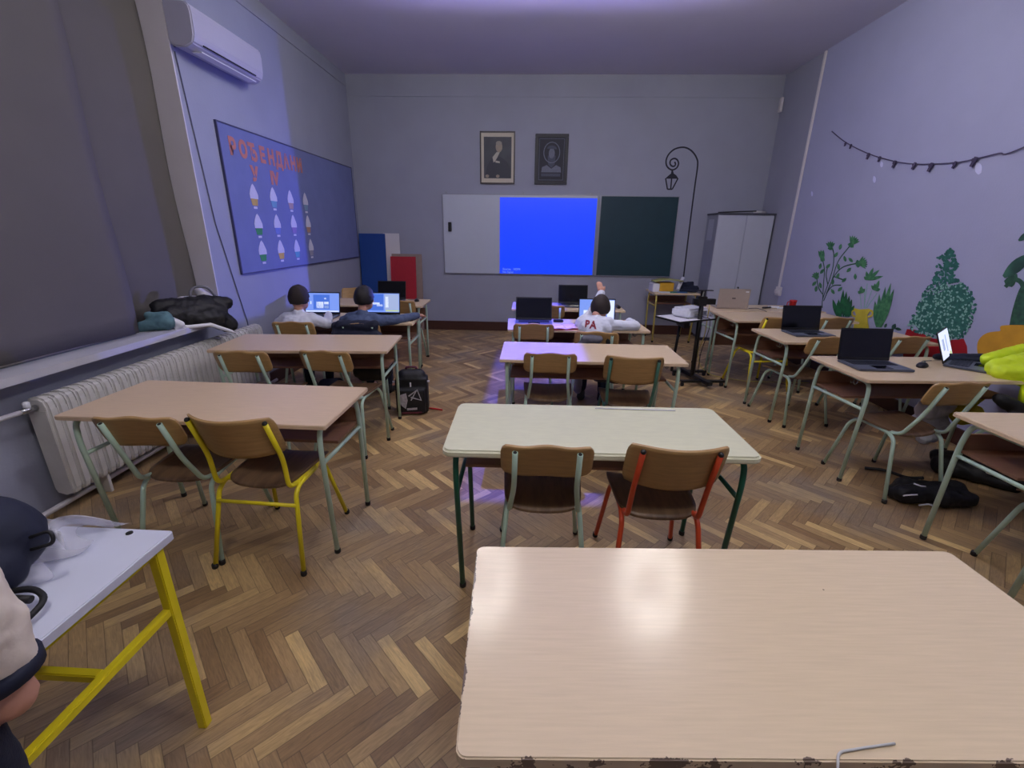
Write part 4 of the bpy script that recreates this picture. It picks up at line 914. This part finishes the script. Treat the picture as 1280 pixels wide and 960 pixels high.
# ------------------------------------------------------------------ people
def person(name, label, loc, rz, arms, lean=0., sc=1., shirt=whiteC, hair=hairD, trousers=jeansC, headtilt=0., headturn=0., group=None, sleeve=1.0, hidehair=False, drop=0., bulk=1.):
    """seated figure facing +y; arms: list of (shoulder side, elbow, wrist, finger direction) in local coordinates"""
    t = thing(name, label, 'person', loc, rad(rz), group)
    V = Vector
    L = lambda z: lean*(z-.46)
    pel = V((0, -.03, .52)); che = V((0, L(.74)-.01, .74)); nk = V((0, L(.86), .865)); hd = V((headturn, L(1.0)+.03+headtilt, .995-drop)); nk = nk-V((0, 0, drop*.4))
    caps = [(pel, .105, V((0, L(.62)-.03, .64)), .095), (V((0, L(.62)-.03, .64)), .095, che, .105), (V((-.05, che.y, .77)), .075, V((.05, che.y, .77)), .075), (nk-V((0, 0, .05)), .05, nk+V((0, .008, .04)), .04),
            (V((-.10, L(.82), .815)), .05, V((.10, L(.82), .815)), .05),
            (hd, .093, (.84, 1.0, 1.12)), (hd+V((0, .035, -.065)), .058, (1, 1, .9)), (hd+V((0, .095, -.02)), .014, (.8, 1.1, 1.3)), (hd+V((0, .082, -.058)), .018, (1.3, .6, .5)),
            (hd+V((-.082, -.002, -.015)), .022, (.45, .8, 1.3)), (hd+V((.082, -.002, -.015)), .022, (.45, .8, 1.3))]
    sh = []; sl = []
    for s, el, wr, fd in arms:
        S = V((s*.135, L(.82), .80)); el, wr, fd = V(el), V(wr), V(fd).normalized()
        caps += [(S, .043, el, .033), (el, .033, wr, .022)]
        sl += [(S, .056, el, .045), (el, .045, el.lerp(wr, sleeve), .036 if sleeve > .5 else .044)]
        pm = wr+fd*.035; side = fd.cross(V((0, 0, 1))); side = side.normalized() if side.length > .1 else V((1, 0, 0))
        if abs(fd.z) > .8: side = V((1, 0, 0))
        nrm = side.cross(fd)
        caps += [(wr, .021, pm, .021), (pm-side*.015, .016, pm+side*.015+fd*.012, .016)]
        for k, (o_, ln) in enumerate(((-.024, .046), (-.008, .056), (.008, .058), (.024, .050))):
            b = pm+side*o_+fd*.018; k1 = b+fd*ln*.5-nrm*.003; k2 = k1+fd*ln*.45-nrm*.014
            caps += [(b, .0078, k1, .0072), (k1, .0072, k2, .006)]
        tb = wr+fd*.012-side*s*.016; caps += [(tb, .010, tb+fd*.03-side*s*.026, .0085), (tb+fd*.03-side*s*.026, .0085, tb+fd*.055-side*s*.030, .007)]
    lg = []
    for s in (-1, 1):
        hp, kn, an, to = V((s*.075, -.01, .50)), V((s*.095, .32, .50)), V((s*.10, .30, .10)), V((s*.11, .42, .045))
        caps += [(hp, .078, kn, .052), (kn, .052, an, .034), (an, .032, to, .028)]
        lg += [(hp, .092, kn, .063), (kn, .063, an+V((0, 0, .03)), .046)]
    body = blob('body', caps, skin, t, .0075, 3)
    torso = [(pel+V((0, 0, .02)), .118, V((0, L(.62)-.03, .64)), .112), (V((0, L(.62)-.03, .64)), .112, che, .118), (V((-.06, che.y, .77)), .088, V((.06, che.y, .77)), .088), (V((-.115, L(.82), .812)), .060, V((.115, L(.82), .812)), .060), (nk-V((0, 0, .05)), .066, nk-V((0, 0, .012)), .058)]
    blob('top', [tuple([q[0], q[1]*bulk, q[2], q[3]*bulk]) for q in torso]+sl, shirt, t, .0085, 3, disp=.014, dscale=.05)
    blob('trousers', [(pel-V((0, 0, .01)), .116, pel+V((0, .01, .0)), .112)]+lg, trousers, t, .010, 3, disp=.01)
    for s in (-1, 1):
        blob('shoe', [(V((s*.10, .27, .045)), .042, V((s*.112, .43, .038)), .036), (V((s*.10, .28, .06)), .04, V((s*.10, .29, .09)), .038)], blackC, t, .008, 2)
    bm = bmesh.new(); bmesh.ops.create_uvsphere(bm, u_segments=28, v_segments=20, radius=.101)
    for v in bm.verts:
        d = v.co.normalized(); v.co = V((d.x*.089, d.y*.105, d.z*.114)); v.co += V((math.sin(d.x*9+d.z*7)*.002, 0, math.sin(d.y*11+d.x*5)*.002))
    kill = [v for v in bm.verts if v.co.z < -.062 or (v.co.y > .035 and v.co.z < .040) or (v.co.y > .0 and v.co.z < -.01 )]
    bmesh.ops.delete(bm, geom=kill, context='VERTS'); 
    for v in bm.verts: v.co += hd+V((0, -.002, .004))
    h = bm_obj('hair', bm, hair, t, True); md = h.modifiers.new('t', 'SOLIDIFY'); md.thickness = .012; md.offset = -.6; bake(h)
    for s in (-1, 1):
        bm = bmesh.new(); sphere(bm, hd+V((s*.030, .078, .008)), .010, 10); bm_obj('eye', bm, holeM, t)
    return t
person('person', 'person with short brown hair in a plain white top at a lit laptop', (-2.12, 4.02, 0), 2,
       [(-1, (-.22, .10, .76), (-.10, .34, .80), (.6, .8, -.1)), (1, (.24, .08, .76), (.16, .32, .80), (-.3, .9, -.1))], lean=.12, shirt=whiteC, hair=hairD)
person('person', 'person with black hair in a blue grey shirt reaching for a mouse', (-1.55, 4.05, 0), -6,
       [(-1, (-.24, .14, .77), (-.20, .38, .80), (.2, .9, -.1)), (1, (.27, .18, .79), (.40, .40, .80), (.5, .8, -.1))], lean=.16, shirt=blueC, hair=hairK, headtilt=.01)
pz = person('person', 'person with short dark hair in a white printed top, one arm raised to the screen', (.58, 3.98, 0), -12,
       [(-1, (-.05, .30, .88), (.02, .38, 1.06), (-.3, .1, .95)), (1, (.36, .20, .80), (.30, .42, .80), (-.2, .95, -.1))], lean=.42, shirt=whiteC, hair=hairD, headturn=.03, drop=.05, bulk=1.12)
MTX = Matrix.Translation((-.125, -.135, .725)) @ Matrix.Rotation(rad(90), 4, 'X')
prt = mat('maroon_print', srgb(142, 34, 58), .7, noise=.15, nscale=40)
def shirt_text(body, x, z):
    top = [c for c in kids(pz) if c.name.startswith('top')][0]
    o = text_mesh('shirt_print', body, .084, prt, Matrix.Translation((x, -.3, z)) @ Matrix.Rotation(rad(90), 4, 'X'), .0015, top, .003)
    me = o.data; bmx = bmesh.new(); bmx.from_mesh(me); bmesh.ops.subdivide_edges(bmx, edges=bmx.edges[:], cuts=2); bmx.to_mesh(me); bmx.free()
    from mathutils.bvhtree import BVHTree
    tr = BVHTree.FromPolygons([v.co.copy() for v in top.data.vertices], [tuple(p.vertices) for p in top.data.polygons])
    for v in me.vertices:
        h = tr.ray_cast(Vector((v.co.x, -1, v.co.z)), Vector((0, 1, 0)))
        if h[0]: v.co.y = h[0].y - .003 + (v.co.y+.3)*.5
shirt_text('BA', -.085, .795); shirt_text('KO', -.090, .700)

# garments on chairs
tag(blob('hanging_jacket', [((-1.66, 3.86, .80), .05, (-1.36, 3.86, .80), .05), ((-1.68, 3.85, .72), .06, (-1.34, 3.85, .70), .06), ((-1.66, 3.87, .55), .05, (-1.36, 3.87, .50), .05), ((-1.52, 3.84, .6), .07, (-1.42, 3.85, .42), .06), ((-1.70, 3.90, .78), .05, (-1.72, 3.95, .62), .045)], navyC, voxel=.012, disp=.03, dscale=.07), 'dark navy jacket hung over the chair of the boy in blue', 'jacket')
tag(blob('draped_sweater', [((.47, 3.70, .765), .04, (.58, 3.69, .765), .04), ((.46, 3.69, .64), .05, (.60, 3.68, .62), .055), ((.46, 3.68, .50), .05, (.58, 3.68, .46), .05), ((.45, 3.70, .70), .045, (.44, 3.72, .30), .035)], greyC, voxel=.012, smooth=6, disp=.02, dscale=.04), 'grey garment draped over the chair of the child in the printed shirt', 'sweater')
tag(blob('black_strap', [((.655, 3.70, .80), .018, (.665, 3.69, .72), .02), ((.675, 3.70, .72), .02, (.67, 3.70, .52), .02)], blackC, voxel=.007), 'black strap hanging beside the grey garment on the chair', 'strap')
lime = thing('puffer_jacket', 'bright lime puffer jacket heaped over a chair at the right edge', 'jacket', (0, 0, 0))
blob('shell', [((3.14, 3.10, .815), .045, (3.40, 3.16, .86), .055), ((3.05, 2.92, .805), .07, (3.34, 2.95, .83), .10), ((3.02, 2.86, .79), .055, (3.30, 2.80, .78), .11), ((3.14, 2.74, .68), .08, (3.36, 2.70, .66), .12), ((3.16, 2.68, .54), .10, (3.38, 2.64, .52), .12), ((3.22, 2.64, .38), .08, (3.40, 2.62, .38), .09)], limeC, lime, .011, 5, disp=.022, dscale=.05)
blob('lining', [((2.93, 2.74, .66), .035, (3.04, 2.70, .60), .045), ((3.00, 2.68, .56), .04, (3.04, 2.66, .48), .05)], blackC, lime, .010, disp=.02)
tag(blob('school_sweater', [((2.96, 3.28, .785), .022, (3.26, 3.22, .80), .03), ((3.0, 3.24, .775), .015, (3.2, 3.2, .78), .02)], navyC, voxel=.008, disp=.015, dscale=.05), 'dark purple garment lying behind the sideways laptop', 'sweater')
tag(bbox('notebook', (-.12, -.09, 0), (.12, .09, .008), paperM, None, .001, loc=(3.12, 3.04, .7605), rot=(0, 0, rad(-20))), 'white notebook under the sideways laptop by the lime jacket', 'notebook')
tag(blob('cloth_bag', [((2.94, 3.20, .40), .07, (3.12, 3.28, .42), .08), ((3.14, 3.30, .40), .07, (3.22, 3.34, .34), .06), ((2.96, 3.22, .28), .08, (3.12, 3.28, .26), .08), ((2.98, 3.2, .18), .05, (3.10, 3.26, .16), .05)], mat('pale_grey_cloth', srgb(206, 208, 222), .9, noise=.1, nscale=14, bump=.3, bscale=25), voxel=.012, disp=.035, dscale=.06), 'light grey cloth bag hanging under the desk with two laptops', 'bag')
tag(blob('yellow_bag', [((3.24, 3.24, .48), .07, (3.34, 3.28, .50), .06), ((3.24, 3.24, .36), .08, (3.36, 3.28, .34), .07)], mat('mustard_cloth', srgb(220, 200, 40), .8, noise=.2, nscale=10), voxel=.012, disp=.025, dscale=.06), 'mustard yellow bag hanging under the desk next to the lime jacket', 'bag')
# bags on the floor
t = thing('school_backpack', 'black school backpack with a white drawing, standing by the left aisle', 'backpack', (-1.055, 3.86, 0), rad(8))
blob('bag_body', [((-.06, .03, .33), .075, (.06, .03, .33), .075)], blackC, t, .010, 10, boxes=[((-.145, -.05, .01), (.145, .10, .33)), ((-.12, -.10, .02), (.12, 0, .24))])
tube_obj('top_handle', rounded_path([(-.05, .04, .385), (-.045, .04, .42), (.045, .04, .42), (.05, .04, .385)], .03), .010, mat('maroon_webbing', srgb(92, 40, 62), .7, noise=.1), t, 8)
wht = mat('white_print', srgb(188, 184, 190), .7, noise=.35, nscale=60)
def front_decal(name, poly, m_, yv=-.108): 
    bm = bmesh.new(); prism(bm, poly, lambda u, v, s: Vector((u, yv-s, v)), .003); bm_obj(name, bm, m_, t)
def fstroke(pts, wd):
    bm = bmesh.new(); stroke(bm, pts, wd, lambda u, v, s: Vector((u, -.108-s, v)), .003); bm_obj('print', bm, wht, t)
fstroke([(-.02, .19), (.06, .25), (.09, .15), (.0, .18)], .012); fstroke([(.0, .15), (.05, .24)], .009)
front_decal('print', [(-.10, .20), (-.04, .22), (-.03, .15), (-.05, .07), (-.085, .10), (-.11, .15)], wht)
front_decal('print', [(-.04, .075), (.05, .08), (.05, .06), (-.04, .055)], wht)
front_decal('print', [(-.09, .035), (.09, .035), (.09, .02), (-.09, .02)], mat('maroon_print_band', srgb(120, 50, 62), .7, noise=.3, nscale=60), -.100)
bbox('zip_tag', (-.006, -.085, .27), (.006, -.078, .31), paperM, t, .001)
for s in (-1, 1): bbox('reflector', (s*.14-.025, -.03, .295), (s*.14+.025, -.02, .31), paperM, t, .001)
tag(tube_obj('red_lanyard', [(-.92, 3.93, .008), (-.86, 3.92, .008), (-.79, 3.90, .006)], .008, redP, None, 8), 'red strap end lying on the floor right of the black backpack', 'strap')
t = thing('floor_bag', 'black sports bag lying on the parquet at the right aisle', 'bag', (0, 0, 0))
blob('bag_body', [((2.38, 2.62, .045), .045, (2.50, 2.70, .055), .055), ((2.40, 2.58, .06), .06, (2.74, 2.62, .06), .075), ((2.60, 2.55, .06), .06, (2.78, 2.56, .05), .05), ((2.50, 2.68, .05), .05, (2.76, 2.68, .05), .05)], blackC, t, .010, 3, disp=.02, dscale=.08)
for pts in ([(2.36, 2.56, .05), (2.37, 2.53, .08), (2.42, 2.51, .10)], [(2.44, 2.50, .03), (2.48, 2.485, .05), (2.52, 2.48, .04)], [(2.46, 2.60, .125), (2.48, 2.57, .125), (2.51, 2.57, .122)]):
    tube_obj('reflective_piping', pts, .005, paperM, t, 6)
tube_obj('shoulder_strap', rounded_path([(2.46, 3.00, .012), (2.55, 2.95, .03), (2.60, 2.80, .05), (2.62, 2.72, .10)], .05), .011, blackC, t, 8)
t = thing('second_floor_bag', 'black bag with a white logo on the floor below the wall-row desks', 'bag'); t.name = 'rucksack'
blob('bag_body', [((2.98, 2.98, .07), .07, (3.16, 2.86, .07), .07), ((3.10, 2.86, .05), .05, (3.26, 2.76, .05), .05), ((3.0, 3.04, .10), .06, (3.10, 3.0, .11), .05)], blackC, t, .011, 3, disp=.03, dscale=.08)
blob('logo_patch', [((3.10, 2.80, .115), .012, (3.16, 2.77, .10), .012)], paperM, t, .006)
tag(blob('gym_bag', [((-1.42, 3.62, .47), .07, (-1.22, 3.64, .47), .07), ((-1.40, 3.62, .42), .05, (-1.24, 3.64, .42), .05)], blackC, voxel=.011, disp=.02), 'black bag hanging under the desk behind the boy in blue', 'bag')
tag(blob('shoe_bag', [((-1.98, 3.95, .10), .09, (-1.75, 3.98, .09), .09), ((-1.90, 3.95, .2), .07, (-1.80, 3.98, .2), .07)], navyC, voxel=.012, disp=.03), 'dark bag on the floor under the boys chairs', 'bag')
tag(blob('dark_coat', [((.70, 3.64, .49), .035, (.90, 3.60, .47), .035), ((.60, 3.66, .45), .05, (.80, 3.62, .45), .05)], blackC, voxel=.009, disp=.02, dscale=.05), 'black coat bunched on the seat behind the teal-framed chair', 'coat')
# things on the window sill
t = thing('coat_heap', 'black coat and bag heaped at the far end of the window sill', 'coat', (0, 0, 0))
blob('coat', [((-2.80, 3.34, .97), .08, (-2.72, 3.52, .98), .10), ((-2.74, 3.34, .95), .08, (-2.66, 3.58, .97), .11), ((-2.70, 3.50, .97), .10, (-2.58, 3.60, .92), .10), ((-2.66, 3.40, .93), .06, (-2.54, 3.56, .90), .08), ((-2.62, 3.60, .90), .08, (-2.50, 3.62, .84), .07), ((-2.68, 3.62, 1.02), .06, (-2.54, 3.70, 1.00), .055), ((-2.82, 3.32, 1.03), .05, (-2.72, 3.44, 1.03), .05)], blackC, t, .011, 9, disp=.025, dscale=.05)
blob('white_lining', [((-2.66, 3.26, .875), .016, (-2.54, 3.46, .865), .016), ((-2.54, 3.46, .865), .018, (-2.44, 3.56, .79), .014), ((-2.72, 3.24, .96), .03, (-2.64, 3.28, .90), .03)], paperM, t, .006, 2)
tube_obj('bag_loop', rounded_path([(-2.74, 3.56, 1.04), (-2.74, 3.60, 1.14), (-2.66, 3.68, 1.14), (-2.60, 3.70, 1.02)], .06), .010, greyC, t, 8)
tag(blob('teal_scarf', [((-2.84, 3.16, .90), .04, (-2.70, 3.22, .93), .06), ((-2.80, 3.20, .98), .03, (-2.72, 3.26, .96), .04)], tealC, voxel=.009, disp=.02, dscale=.05), 'teal scarf at the near end of the coat heap on the sill', 'scarf')
tag(blob('white_bag', [((-2.86, 3.64, 1.0), .06, (-2.80, 3.76, .98), .07), ((-2.84, 3.66, .93), .06, (-2.74, 3.78, .93), .06), ((-2.76, 3.70, 1.10), .035, (-2.70, 3.72, 1.04), .04)], plasterW, voxel=.011, disp=.02, dscale=.06), 'white bag behind the black coat on the window sill', 'bag')

# on the white table
t = thing('navy_backpack', 'dark navy backpack with loose straps on the white table', 'backpack', (0, 0, 0))
blob('bag_body', [((-1.62, .80, .86), .10, (-1.30, .84, .87), .11), ((-1.50, .86, .92), .10, (-1.28, .86, .88), .10), ((-1.30, .76, .84), .08, (-1.23, .80, .84), .065)], navyC, t, .011, 4, disp=.015, dscale=.09)
tube_obj('strap_loop', rounded_path([(-1.19, .86, .89), (-1.15, .88, .90), (-1.14, .87, .87), (-1.18, .85, .865)], .015), .0045, blackC, t, 8)
tube_obj('shoulder_strap', rounded_path([(-1.20, .78, .80), (-1.14, .80, .80), (-1.09, .78, .79), (-1.09, .72, .775), (-1.12, .66, .768)], .03), .007, blackC, t, 8)
tube_obj('zip_pull', [(-1.17, .775, .79), (-1.13, .78, .785)], .009, rubber, t, 8)
# clear plastic bag
m = bpy.data.materials.new('clear_plastic_film'); m.use_nodes = True; N = m.node_tree.nodes; Lk = m.node_tree.links; b = N['Principled BSDF']
b.inputs['Base Color'].default_value = srgb(226, 226, 238); b.inputs['Roughness'].default_value = .18; b.inputs['Alpha'].default_value = .28
bm = bmesh.new(); rr = random.Random(5); nx, ny = 26, 16
from mathutils import noise as mn
gq = [[bm.verts.new((-1.62+.40*i/nx+.06*math.sin(j*.9)*(i/nx), .82+.26*j/ny+.02*math.sin(i), .764+.05*max(0, mn.noise(Vector((i*.35, j*.35, 1.7))))*2+.012*abs(mn.noise(Vector((i*.9, j*.9, 4)))) )) for i in range(nx+1)] for j in range(ny+1)]
for j in range(ny):
    for i in range(nx): bm.faces.new((gq[j][i], gq[j][i+1], gq[j+1][i+1], gq[j+1][i])).smooth = True
o = bm_obj('plastic_bag', bm, m); md = o.modifiers.new('s', 'SOLIDIFY'); md.thickness = .0012; md = o.modifiers.new('ss', 'SUBSURF'); md.levels = 1; bake(o)
tag(o, 'crumpled clear plastic bag at the back of the white table', 'plastic bag')

# adult at the left edge, seated at the white table's end
def adult():
    t = thing('person', 'person cut off by the left edge, in a cream fleece sleeve and dark trousers', 'person', (-1.075, .44, 0), rad(45)); V = Vector
    hd = V((0, .04, 1.37)); cx, cy = 0, 0
    sh = {1: V((.15, -.0, 1.09)), -1: V((-.15, .0, 1.09))}
    el = {1: V((.187, -.018, .785)), -1: V((-.20, .04, .86))}; wr = {1: V((.03, .18, .86)), -1: V((-.05, .18, .89))}
    caps = [(V((cx, cy-.02, .74)), .12, V((cx, cy, .92)), .105), (V((cx, cy, .92)), .105, V((cx, cy+.01, 1.08)), .11), (sh[-1], .05, sh[1], .05), (V((cx, cy+.02, 1.12)), .05, V((cx, cy+.03, 1.26)), .045),
            (hd, .095, (.84, 1.0, 1.15)), (hd+V((0, .035, -.07)), .06, (1, 1, .9)), (hd+V((0, .098, -.02)), .015, (.8, 1.1, 1.4)), (hd+V((.082, 0, -.01)), .023, (.45, .8, 1.3)), (hd+V((-.082, 0, -.01)), .023, (.45, .8, 1.3))]
    sl = []
    for s in (-1, 1):
        caps += [(sh[s], .045, el[s], .037), (el[s], .040, wr[s], .025)]
        up = el[s].lerp(sh[s], .30); sl += [(sh[s], .068, sh[s].lerp(up, .5), .078), (sh[s].lerp(up, .5), .078, up, .066)]
        fd = V((-.8*s, .5, -.1)).normalized(); side = fd.cross(V((0, 0, 1))).normalized(); pm = wr[s]+fd*.04
        caps += [(wr[s], .025, pm, .024), (pm-side*.018, .018, pm+side*.018, .018)]
        for o_, ln in ((-.028, .055), (-.0095, .068), (.0095, .07), (.028, .06)):
            b = pm+side*o_+fd*.02; k1 = b+fd*ln*.5; k2 = k1+fd*ln*.4-V((0, 0, .012)); caps += [(b, .009, k1, .0085), (k1, .0085, k2, .007)]
        tb = wr[s]+fd*.015-side*s*.02; caps += [(tb, .012, tb+fd*.035-side*s*.028, .0095), (tb+fd*.035-side*s*.028, .0095, tb+fd*.06-side*s*.032, .0085)]
    lg = []
    for s in (-1, 1):
        hp, kn, an, to = V((cx+s*.08, cy-.02, .74)), V((cx+s*.095, cy+.02, .42)), V((cx+s*.10, cy-.02, .08)), V((cx+s*.115, cy+.14, .045))
        caps += [(hp, .085, kn, .055), (kn, .055, an, .036), (an, .036, to, .030)]; lg += [(hp, .092, kn, .070), (kn, .070, an+V((0, 0, .02)), .062)]
    blob('body', caps, skin, t, .009, 3)
    blob('fleece_top', [(V((cx, cy-.01, .80)), .120, V((cx, cy, .95)), .125), (V((cx, cy, .92)), .125, V((cx, cy+.01, 1.08)), .130), (sh[-1], .072, sh[1], .072), (V((cx, cy+.02, 1.12)), .07, V((cx, cy+.025, 1.17)), .06)]+sl, creamC, t, .009, 4, disp=.03, dscale=.07)
    e, s_ = el[1], sh[1]; d = (s_-e).normalized(); c = e+d*.055
    bm = bmesh.new(); tube(bm, [c-d*.014, c-d*.010, c+d*.012, c+d*.02], [.056, .066, .068, .060], 24); bm_obj('cuff', bm, navyC, t)
    blob('trousers', [(V((cx, cy-.02, .74)), .112, V((cx, cy-.01, .80)), .108)]+lg, jeansC, t, .011, 3, disp=.012)
    for s in (-1, 1): blob('shoe', [(V((cx+s*.10, cy-.04, .05)), .046, V((cx+s*.115, cy+.16, .040)), .038)], blackC, t, .01, 2)
    bm = bmesh.new(); bmesh.ops.create_uvsphere(bm, u_segments=24, v_segments=16, radius=1)
    for v in bm.verts: v.co = V((v.co.x*.092, v.co.y*.108, v.co.z*.120))
    bmesh.ops.delete(bm, geom=[v for v in bm.verts if v.co.z < -.05 or (v.co.y > .04 and v.co.z < .045) or (v.co.y > 0 and v.co.z < 0)], context='VERTS')
    for v in bm.verts: v.co += hd
    h = bm_obj('hair', bm, hairD, t, True); md = h.modifiers.new('t', 'SOLIDIFY'); md.thickness = .012; bake(h)
adult()

# cream table pencil
tag(tube_obj('white_strip', [(.345, 2.130, .7635), (.745, 2.128, .7635)], .003, paperM, None, 6), 'thin white strip lying along the far edge of the cream desk', 'strip')
tag(tube_obj('grey_cable_end', rounded_path([(.66, .573, .7625), (.60, .563, .7625), (.55, .553, .7635), (.535, .53, .765), (.53, .515, .73)], .03), .0022, mat('pale_cable', srgb(196, 196, 196), .4, noise=.05), None, 6), 'thin pale cable crossing the near edge of the closest desk', 'cable')

# ------------------------------------------------------------------ lamps and light
def ceiling_lamp(x, y, label, e):
    t = thing('ceiling_lamp', label, 'ceiling lamp', (x, y, H), 0, 'opal ceiling lamps')
    bm = bmesh.new(); lathe(bm, [(0, 0), (.06, 0), (.06, -.03), (.012, -.035), (.012, -.14), (0, -.14)], 20); bm_obj('stem', bm, plasterW, t)
    bm = bmesh.new(); sphere(bm, (0, 0, -.27), .145, 24, (1, 1, .92)); g_ = bm_obj('globe', bm, glow('opal_lamp_glass', (1, .96, .9, 1), e), t, True)
    return t
ceiling_lamp(-.45, 4.0, 'opal globe lamp on the ceiling over the left aisle', 62)
ceiling_lamp(1.38, 3.98, 'opal globe lamp on the ceiling over the right aisle', 62)
ceiling_lamp(-.75, .6, 'opal globe lamp on the ceiling over the back left seats', 46)
ceiling_lamp(1.35, .6, 'opal globe lamp on the ceiling over the back right seats', 46)

def masked_spot(name, loc, target, color, power, plane, lo, hi, uniform, size=110, rad_=.004, e_=.05, grad=None):
    """lamp that throws a rectangle onto the plane axis=const (plane=(axis,value)); lo/hi bound the two other axes"""
    ld = bpy.data.lights.new(name, 'POINT'); ld.color = (1, 1, 1); ld.energy = power; ld.shadow_soft_size = rad_
    ld.use_nodes = True; N = ld.node_tree.nodes; L = ld.node_tree.links
    em = N['Emission']; geo = N.new('ShaderNodeNewGeometry')
    # direction from the lamp to the lit point
    v = N.new('ShaderNodeVectorMath'); v.operation = 'SCALE'; v.inputs['Scale'].default_value = 1.0; L.new(geo.outputs['Incoming'], v.inputs[0])
    s = N.new('ShaderNodeSeparateXYZ'); L.new(v.outputs[0], s.inputs[0]); ax, val = plane
    def M(op, a, b=None, c=None):
        n = N.new('ShaderNodeMath'); n.operation = op
        for i, x in enumerate((a, b, c)):
            if x is None: continue
            if isinstance(x, (int, float)): n.inputs[i].default_value = x
            else: L.new(x, n.inputs[i])
        return n.outputs[0]
    t = M('DIVIDE', val-loc[ax], s.outputs[ax])
    others = [i for i in range(3) if i != ax]; m = M('GREATER_THAN', t, 0.0)
    for k, i in enumerate(others):
        p = M('ADD', M('MULTIPLY', t, s.outputs[i]), loc[i])
        for bound, sg in ((lo[k], 1), (hi[k], -1)):
            e = .012 if uniform else e_
            q = N.new('ShaderNodeMapRange'); q.interpolation_type = 'SMOOTHSTEP'; L.new(p, q.inputs['Value'])
            q.inputs['From Min'].default_value = bound-e if sg > 0 else bound+e; q.inputs['From Max'].default_value = bound+e if sg > 0 else bound-e
            m = M('MULTIPLY', m, q.outputs[0])
    d = abs(val-loc[ax])
    if uniform: m = M('MULTIPLY', m, M('DIVIDE', M('MULTIPLY', t, t), M('ABSOLUTE', s.outputs[ax])))
    if grad:
        z_ = M('ADD', M('MULTIPLY', t, s.outputs[2]), loc[2]); q = N.new('ShaderNodeMapRange'); L.new(z_, q.inputs['Value']); q.inputs['From Min'].default_value = grad[0]; q.inputs['From Max'].default_value = grad[1]; q.inputs['To Min'].default_value = .42
        m = M('MULTIPLY', m, q.outputs[0])
    L.new(m, em.inputs['Strength']); em.inputs['Color'].default_value = color
    o = bpy.data.objects.new(name, ld); COL.objects.link(o); o.location = loc; return o
masked_spot('added_spill_desks', (.15, 4.7, 3.66), None, (.05, .06, 1, 1), 1000, (2, .76), (-.30, 2.90), (.415, 5.9), False, e_=.04)  # unseen lamp added under the ceiling to tint the middle desks purple
masked_spot('added_spill_ceiling', (.30, 7.40, 1.7), None, (.45, .36, 1, 1), 1300, (2, H), (-1.6, .5), (1.7, 4.9), False, e_=.9)  # unseen lamp added by the whiteboard for the soft violet on the ceiling
masked_spot('added_spill_wall', (.30, 7.40, 1.25), None, (.12, .15, 1, 1), 400, (0, XL), (-2.0, .75), (5.64, 3.6), False, grad=(3.5, .9))  # unseen lamp added by the whiteboard, shaped to wash the left wall blue

bpy.context.view_layer.update()
for o in list(COL.objects):
    if o.parent or o.type not in ('EMPTY', 'MESH') or o.location.length > 1e-6 or o.get('kind'): continue
    pts = []
    def gather(q):
        if q.type == 'MESH': pts.extend(q.matrix_world @ Vector(c) for c in q.bound_box)
        for c in kids(q): gather(c)
    gather(o)
    if not pts: continue
    c = Vector(((min(p.x for p in pts)+max(p.x for p in pts))/2, (min(p.y for p in pts)+max(p.y for p in pts))/2, min(p.z for p in pts)))
    if o.type == 'EMPTY':
        for ch in kids(o): ch.location = ch.location - c
    else: o.data.transform(Matrix.Translation(-c))
    o.location = c
wd = bpy.data.worlds.new('world'); SC.world = wd; wd.use_nodes = True
wd.node_tree.nodes['Background'].inputs['Color'].default_value = (.45, .5, .7, 1); wd.node_tree.nodes['Background'].inputs['Strength'].default_value = .5

SC.view_settings.view_transform = 'Standard'; SC.view_settings.look = 'None'; SC.view_settings.gamma = 1; SC.view_settings.use_curve_mapping = False
SC.view_settings.exposure = .12
